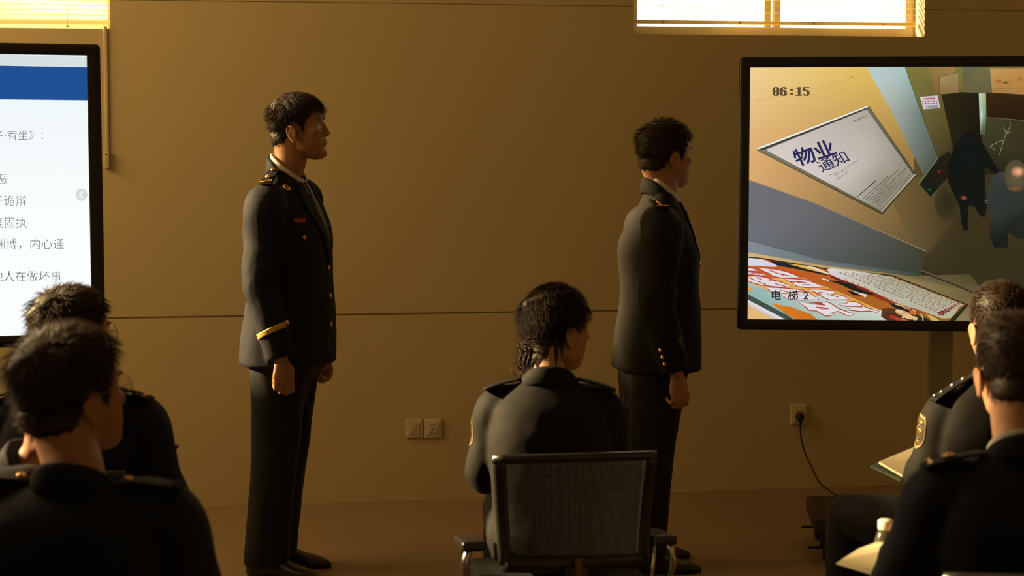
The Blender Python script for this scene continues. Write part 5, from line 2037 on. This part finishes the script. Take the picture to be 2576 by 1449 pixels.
jW = sit_J(0.985, sq=0.012, bl=0.012, hx=0.022, chh=0.8, head=(0.085, 0.128), yaw=47, pitch=-2, w=0.86, sl=0.82, kc=0.92, hs=0.9, shirt=False,
           arm_r=[(0.138, 0.0, 0.912), (0.185, 0.06, 0.72), (0.09, 0.28, 0.665), (-0.35, 0.9, -0.1), (-0.8, -0.3, 0.5), 0.45],
           arm_l=[(-0.138, 0.0, 0.912), (-0.182, 0.05, 0.72), (-0.09, 0.28, 0.665), (0.35, 0.9, -0.1), (0.8, -0.3, 0.5), 0.45])
Wm = build_person('seated woman in black uniform with dark hair pinned in a low bun, back to us', G(1383, 4.85), 2, jW, m_blackw, m_trb,
                  'bun', dict(top=0.013, side=0.011, nape=0.012, back=0.016, len=0.05, droop=0.0, mess=0.05), 21, m_skinf, 'f', head_scale=0.96, hair_count=5200)
jF = sit_J(0.978, sq=0.028, hx=-0.032, head=(0.060, 0.156), yaw=32, pitch=10, shirt=False,
           arm_r=[(0.165, 0.0, 0.918), (0.228, 0.03, 0.71), (0.14, 0.27, 0.68), (-0.35, 0.9, -0.15), (-0.8, -0.3, 0.5), 0.45],
           arm_l=[(-0.165, 0.02, 0.930), (-0.315, 0.28, 0.850), (-0.188, 0.20, 0.995), (0.15, -0.15, 0.95), (0.35, -0.9, -0.2), 0.8])
Fm = build_person('nearest seated man in navy uniform at left, wire glasses, hand raised to his chin', G(190, 3.4), 9, jF, m_navy, m_trn,
                  'crop', dict(top=0.042, side=0.016, nape=0.005, back=0.018, len=0.036, fringe=0.010, droop=0.3, mess=0.18, rough=0.6, rise=0.004), 31, m_skin, hair_count=3600)
jF2 = sit_J(1.000, hx=-0.026, head=(0.065, 0.118), yaw=38, pitch=5,
            arm_r=[(0.165, 0.0, 0.915), (0.230, 0.0, 0.71), (0.17, 0.25, 0.68), (-0.25, 0.9, -0.1), (-0.8, -0.3, 0.5), 0.6])
Fm2 = build_person('seated man in navy uniform in front of the slide screen, behind the nearest left man', G(183, 4.6), 7, jF2, m_navy, m_trn,
                   'crop', dict(top=0.034, side=0.014, nape=0.005, back=0.012, len=0.034, fringe=0.012, droop=0.2, mess=0.22, rise=0.004), 41, m_skin, hair_count=3600)
jP = sit_J(1.000, sl=0.86, head=(0.055, 0.122), yaw=0, pitch=0,
           arm_l=[(-0.152, 0.0, 0.90), (-0.212, 0.03, 0.70), (-0.115, 0.29, 0.71), (0.05, 0.95, 0.15), (0.5, 0.0, 0.85), 0.6],
           leg_l=[(-0.095, 0.02, 0.555), (-0.325, 0.385, 0.532), (-0.315, 0.41, 0.10)])
Pm = build_person('seated officer in black with shield patch on his left sleeve, below the picture screen', G(2535, 4.85), -4, jP, m_blackw, m_trb,
                  'crop', dict(top=0.016, side=0.006, nape=0.003, len=0.016, droop=0.1, mess=0.2, rough=0.3), 51, m_skinf, hair_count=3000)
jN = sit_J(0.985, head=(0.055, 0.158), yaw=6, pitch=0, shirt_up=0.008,
           arm_l=[(-0.165, 0.0, 0.90), (-0.238, 0.03, 0.71), (-0.155, 0.27, 0.70), (0.10, 0.95, 0.05), (0.6, 0.0, 0.8), 0.6], toe_l=(0, 1, 0),
           leg_l=[(-0.085, 0.02, 0.548), (-0.072, 0.46, 0.545), (-0.072, 0.42, 0.10)])
Nm = build_person('nearest seated man at right in dark navy uniform with white shirt collar, seen from behind', G(2580, 3.7), -1, jN, m_navy, m_trn,
                  'crop', dict(top=0.020, side=0.008, nape=0.003, len=0.020, droop=0.1, mess=0.2, rough=0.3), 61, m_skinf, hair_count=3000)

for P_, kind in ((Wm, 0), (Fm, 1), (Fm2, 2), (Pm, 3), (Nm, 2)):
    for s_ in (1, -1):
        if kind == 0:
            continue
        if kind == 1:
            put_on_board(P_, s_, 0.16, 0.0, lambda p, z, x: button(p, z, 0.009, 0.006), 'button', m_gold)
            put_on_board(P_, s_, 0.93, 0.0, board_bar(0.022), 'gold_bar', m_board)
        if kind == 2:
            put_on_board(P_, s_, 0.55, 0.0, wreath, 'gold_emblem', m_gold)
            put_on_board(P_, s_, 0.88, 0.0, board_bar(0.023), 'gold_bar', m_gold)
        if kind == 3:
            for q in range(3):
                put_on_board(P_, s_, 0.26 + 0.24 * q, 0.0, gold_star, 'star', m_silver)
            put_on_board(P_, s_, 0.9, 0.0, lambda p, z, x: button(p, z, 0.006, 0.005), 'button', m_silver)

# sleeve patches
m_patch = mat('patch_cloth', (0.30, 0.20, 0.07), 0.6)
m_patchd = mat('patch_dark', (0.03, 0.025, 0.02), 0.7)


def arm_patch(F, J, sn, t0, a, hgt, wid):
    sh, el_ = Vector(J['arm_' + sn][0]), Vector(J['arm_' + sn][1])
    ax = (sh - el_).normalized()
    c = sh.lerp(el_, t0)
    out = Vector((-1 if sn == 'l' else 1, 0, 0))
    out = (out - ax * out.dot(ax)).normalized()
    bk = ax.cross(out)
    if bk.y > 0:
        bk = -bk
    d = (out * math.cos(a) + bk * math.sin(a)).normalized()
    s2 = d.cross(ax)
    shp = lambda v: float(np.interp(v, [0, 0.1, 0.3, 0.6, 0.85, 1], [0.15, 0.62, 0.9, 1.0, 0.92, 0.7]))

    def mk_(k, off, th):
        def fn(u, v):
            return c + d * 0.15 + s2 * ((u - 0.5) * wid * k * shp(v)) + ax * ((v - 0.5) * hgt * k)
        return patch_grid(F.jt, fn, 10, 14, -d, off, th)
    o = MB().add(mk_(1.0, 0.0005, 0.002)).build('sleeve_patch', m_patch, F.jacket)
    MB().add(mk_(0.86, 0.0026, 0.0006)).build('patch_field', m_patchd, F.jacket)
    e_ = MB()
    for (u0, u1, v0, v1) in ((0.30, 0.70, 0.40, 0.62), (0.18, 0.82, 0.74, 0.84), (0.36, 0.64, 0.14, 0.26), (0.24, 0.32, 0.3, 0.62), (0.68, 0.76, 0.3, 0.62), (0.42, 0.58, 0.62, 0.70)):
        def fn(u, v):
            uu, vv = u0 + (u1 - u0) * u, v0 + (v1 - v0) * v
            return c + d * 0.15 + s2 * ((uu - 0.5) * wid * shp(vv)) + ax * ((vv - 0.5) * hgt)
        e_.add(patch_grid(F.jt, fn, 4, 4, -d, 0.003, 0.0012))
    e_.build('patch_emblem', m_gold, F.jacket)


arm_patch(Pm, jP, 'l', 0.36, R(2), 0.095, 0.07)
arm_patch(Wm, jW, 'l', 0.46, R(-15), 0.09, 0.075)

# chairs
ch0 = make_chair()


def chair_at(pos, heading, label, first=False):
    o = ch0 if first else copy_tree(ch0)
    o.location = pos
    o.rotation_euler = (0, 0, -(R(heading) + YAW))
    return tag(o, label, 'chair', 'mesh-backed office chairs')


chair_at(G(1408, 4.81), -8, 'black mesh-backed office chair under the woman with the bun', True)
chair_at(G(2560, 4.86), -6, 'black mesh-backed office chair of the officer with the shield sleeve patch')
chair_at(G(183, 4.58), 7, 'black mesh-backed office chair of the seated man before the slide screen')
chair_at(G(190, 3.42), 9, 'black mesh-backed office chair of the nearest man at left with glasses')
chair_at(G(2578, 3.52), -1, 'black mesh-backed office chair of the nearest man at right with white collar')
# crumpled plastic film left on the woman's chair arm
# ------------------------------------------------------------------ glasses


def glasses(F, label, scale=1.0):
    M = F.root.matrix_basis @ F.Mh
    t = thing('eyeglasses', label, 'glasses')
    t.matrix_world = M
    rm, lenses = MB(), []
    for x in (-1, 1):
        c = Vector((x * 0.034, 0.098, 0.004))
        loop = [c + Vector((0.023 * se(2 * math.pi * k / 28, 2.5)[0], -0.004 * abs(math.cos(2 * math.pi * k / 28)), 0.0205 * se(2 * math.pi * k / 28, 2.5)[1])) for k in range(29)]
        rm.add(tube(loop, [0.0010] * 29, 6))
        lenses.append(loft([[p * 1 + Vector((0, -0.0005, 0)) for p in loop[:-1]], [p + Vector((0, 0.0005, 0)) for p in loop[:-1]]]))
        MB().add(tube([c + Vector((x * 0.023, -0.004, 0.010)), Vector((x * 0.0725, 0.070, 0.014)), Vector((x * 0.0775, 0.02, 0.014)), Vector((x * 0.080, -0.008, 0.012)), Vector((x * 0.079, -0.028, -0.008))], [0.0012, 0.0013, 0.0013, 0.0015, 0.0018], 6, 24)).build('temple_arm', m_wire, t)
    rm.add(tube([(-0.012, 0.097, 0.010), (0, 0.101, 0.013), (0.012, 0.097, 0.010)], [0.0010] * 3, 6, 8))
    rm.build('rim', m_wire, t)
    for q in lenses:
        MB().add(q).build('lens', m_glass, t)
    return t


bpy.context.view_layer.update()
glasses(Fm, 'thin wire glasses worn by the nearest seated man at left')
glasses(Fm2, 'glasses worn by the seated man in front of the slide screen')

# pen in the far left man's sleeve pocket
q = W(437, 1131, 4.62)
pn = thing('pen', 'small black pen by the arm of the seated man before the slide screen', 'pen', q)
MB().add(tube([(-0.012, 0, -0.012), (0.010, 0.0, 0.010)], [0.0045, 0.0045], 10)).build('barrel', m_black, pn)
MB().add(tube([(0.010, 0, 0.010), (0.013, 0.0, 0.013)], [0.003, 0.0025], 8)).add(tube([(0.004, -0.005, 0.009), (0.012, -0.005, 0.013)], 0.0012, 6)).build('clip', m_silver, pn)

# ------------------------------------------------------------------ notebooks, bottle, small table
m_page = mat('cream_paper', (0.62, 0.54, 0.33), 0.7, var=0.03)
m_cover = mat('teal_cover', (0.045, 0.070, 0.055), 0.5)


def sheet(P, n, th):
    """thin slab from corner points"""
    return prism(P, n, th)


def notebook(label, top, cover, thick):
    c = sum((Vector(p) for p in top), Vector()) / len(top)
    t = thing('notebook', label, 'notebook', c)
    n = (Vector(top[1]) - Vector(top[0])).cross(Vector(top[2]) - Vector(top[0])).normalized()
    if n.z < 0:
        n = -n
    loc = [Vector(p) - c for p in top]
    MB().add(prism(loc, -n, thick)).build('pages', m_page, t, smooth=False)
    if cover:
        MB().add(prism([Vector(p) - c - n * (thick + 0.0015) for p in cover], -n, 0.003)).build('cover', m_cover, t, smooth=False)
    return t


notebook('open notebook with dark teal cover held by the officer with the sleeve patch',
         [W(2211, 1161, 5.05), W(2300, 1124, 5.22), W(2360, 1150, 5.16), W(2270, 1195, 4.98)],
         [W(2190, 1165, 5.05), W(2300, 1120, 5.24), W(2365, 1156, 5.15), W(2266, 1203, 4.96)], 0.006)
notebook('thick cream notebook at the bottom, held by the nearest man at right',
         [W(2115, 1409, 3.86), W(2160, 1380, 3.93), W(2205, 1364, 3.99), W(2300, 1366, 3.96), W(2290, 1440, 3.80), W(2205, 1437, 3.82)],
         None, 0.016)
tz = 0.54
st = thing('side_table', 'small dark side table beside the nearest man at right, under the bottle', 'table', (G(2184, 4.24).x, G(2184, 4.24).y, 0), -YAW)
MB().add(rbox((0, 0, tz - 0.012), (0.146, 0.17, 0.024), 0.008)).build('table_top', m_base, st)
for x in (-0.058, 0.058):
    for y in (-0.068, 0.068):
        MB().add(tube([(x, y, 0), (x, y, tz - 0.02)], [0.011, 0.011], 10)).build('leg', m_black, st)
bt_ = W(2229, 1330, 4.2)
m_bot = mat('bottle_body', (0.05, 0.05, 0.035), 0.12, spec=0.6)
bo_ = thing('water_bottle', 'small bottle with a white cap beside the nearest man at right', 'bottle', (bt_.x, bt_.y, tz))
hb_ = W(2229, 1307, 4.2).z - tz
MB().add(lathe([(0, 0), (0.026, 0), (0.030, 0.004), (0.030, hb_ - 0.075), (0.029, hb_ - 0.06), (0.0215, hb_ - 0.032), (0.017, hb_ - 0.024), (0, hb_ - 0.024)], 24)).build('bottle_body', m_bot, bo_)
MB().add(lathe([(0, hb_ - 0.023), (0.0185, hb_ - 0.023), (0.0192, hb_ - 0.02), (0.0192, hb_ - 0.003), (0.017, hb_), (0, hb_)], 24)).build('cap', mat('white_cap', (0.62, 0.58, 0.46), 0.5), bo_)
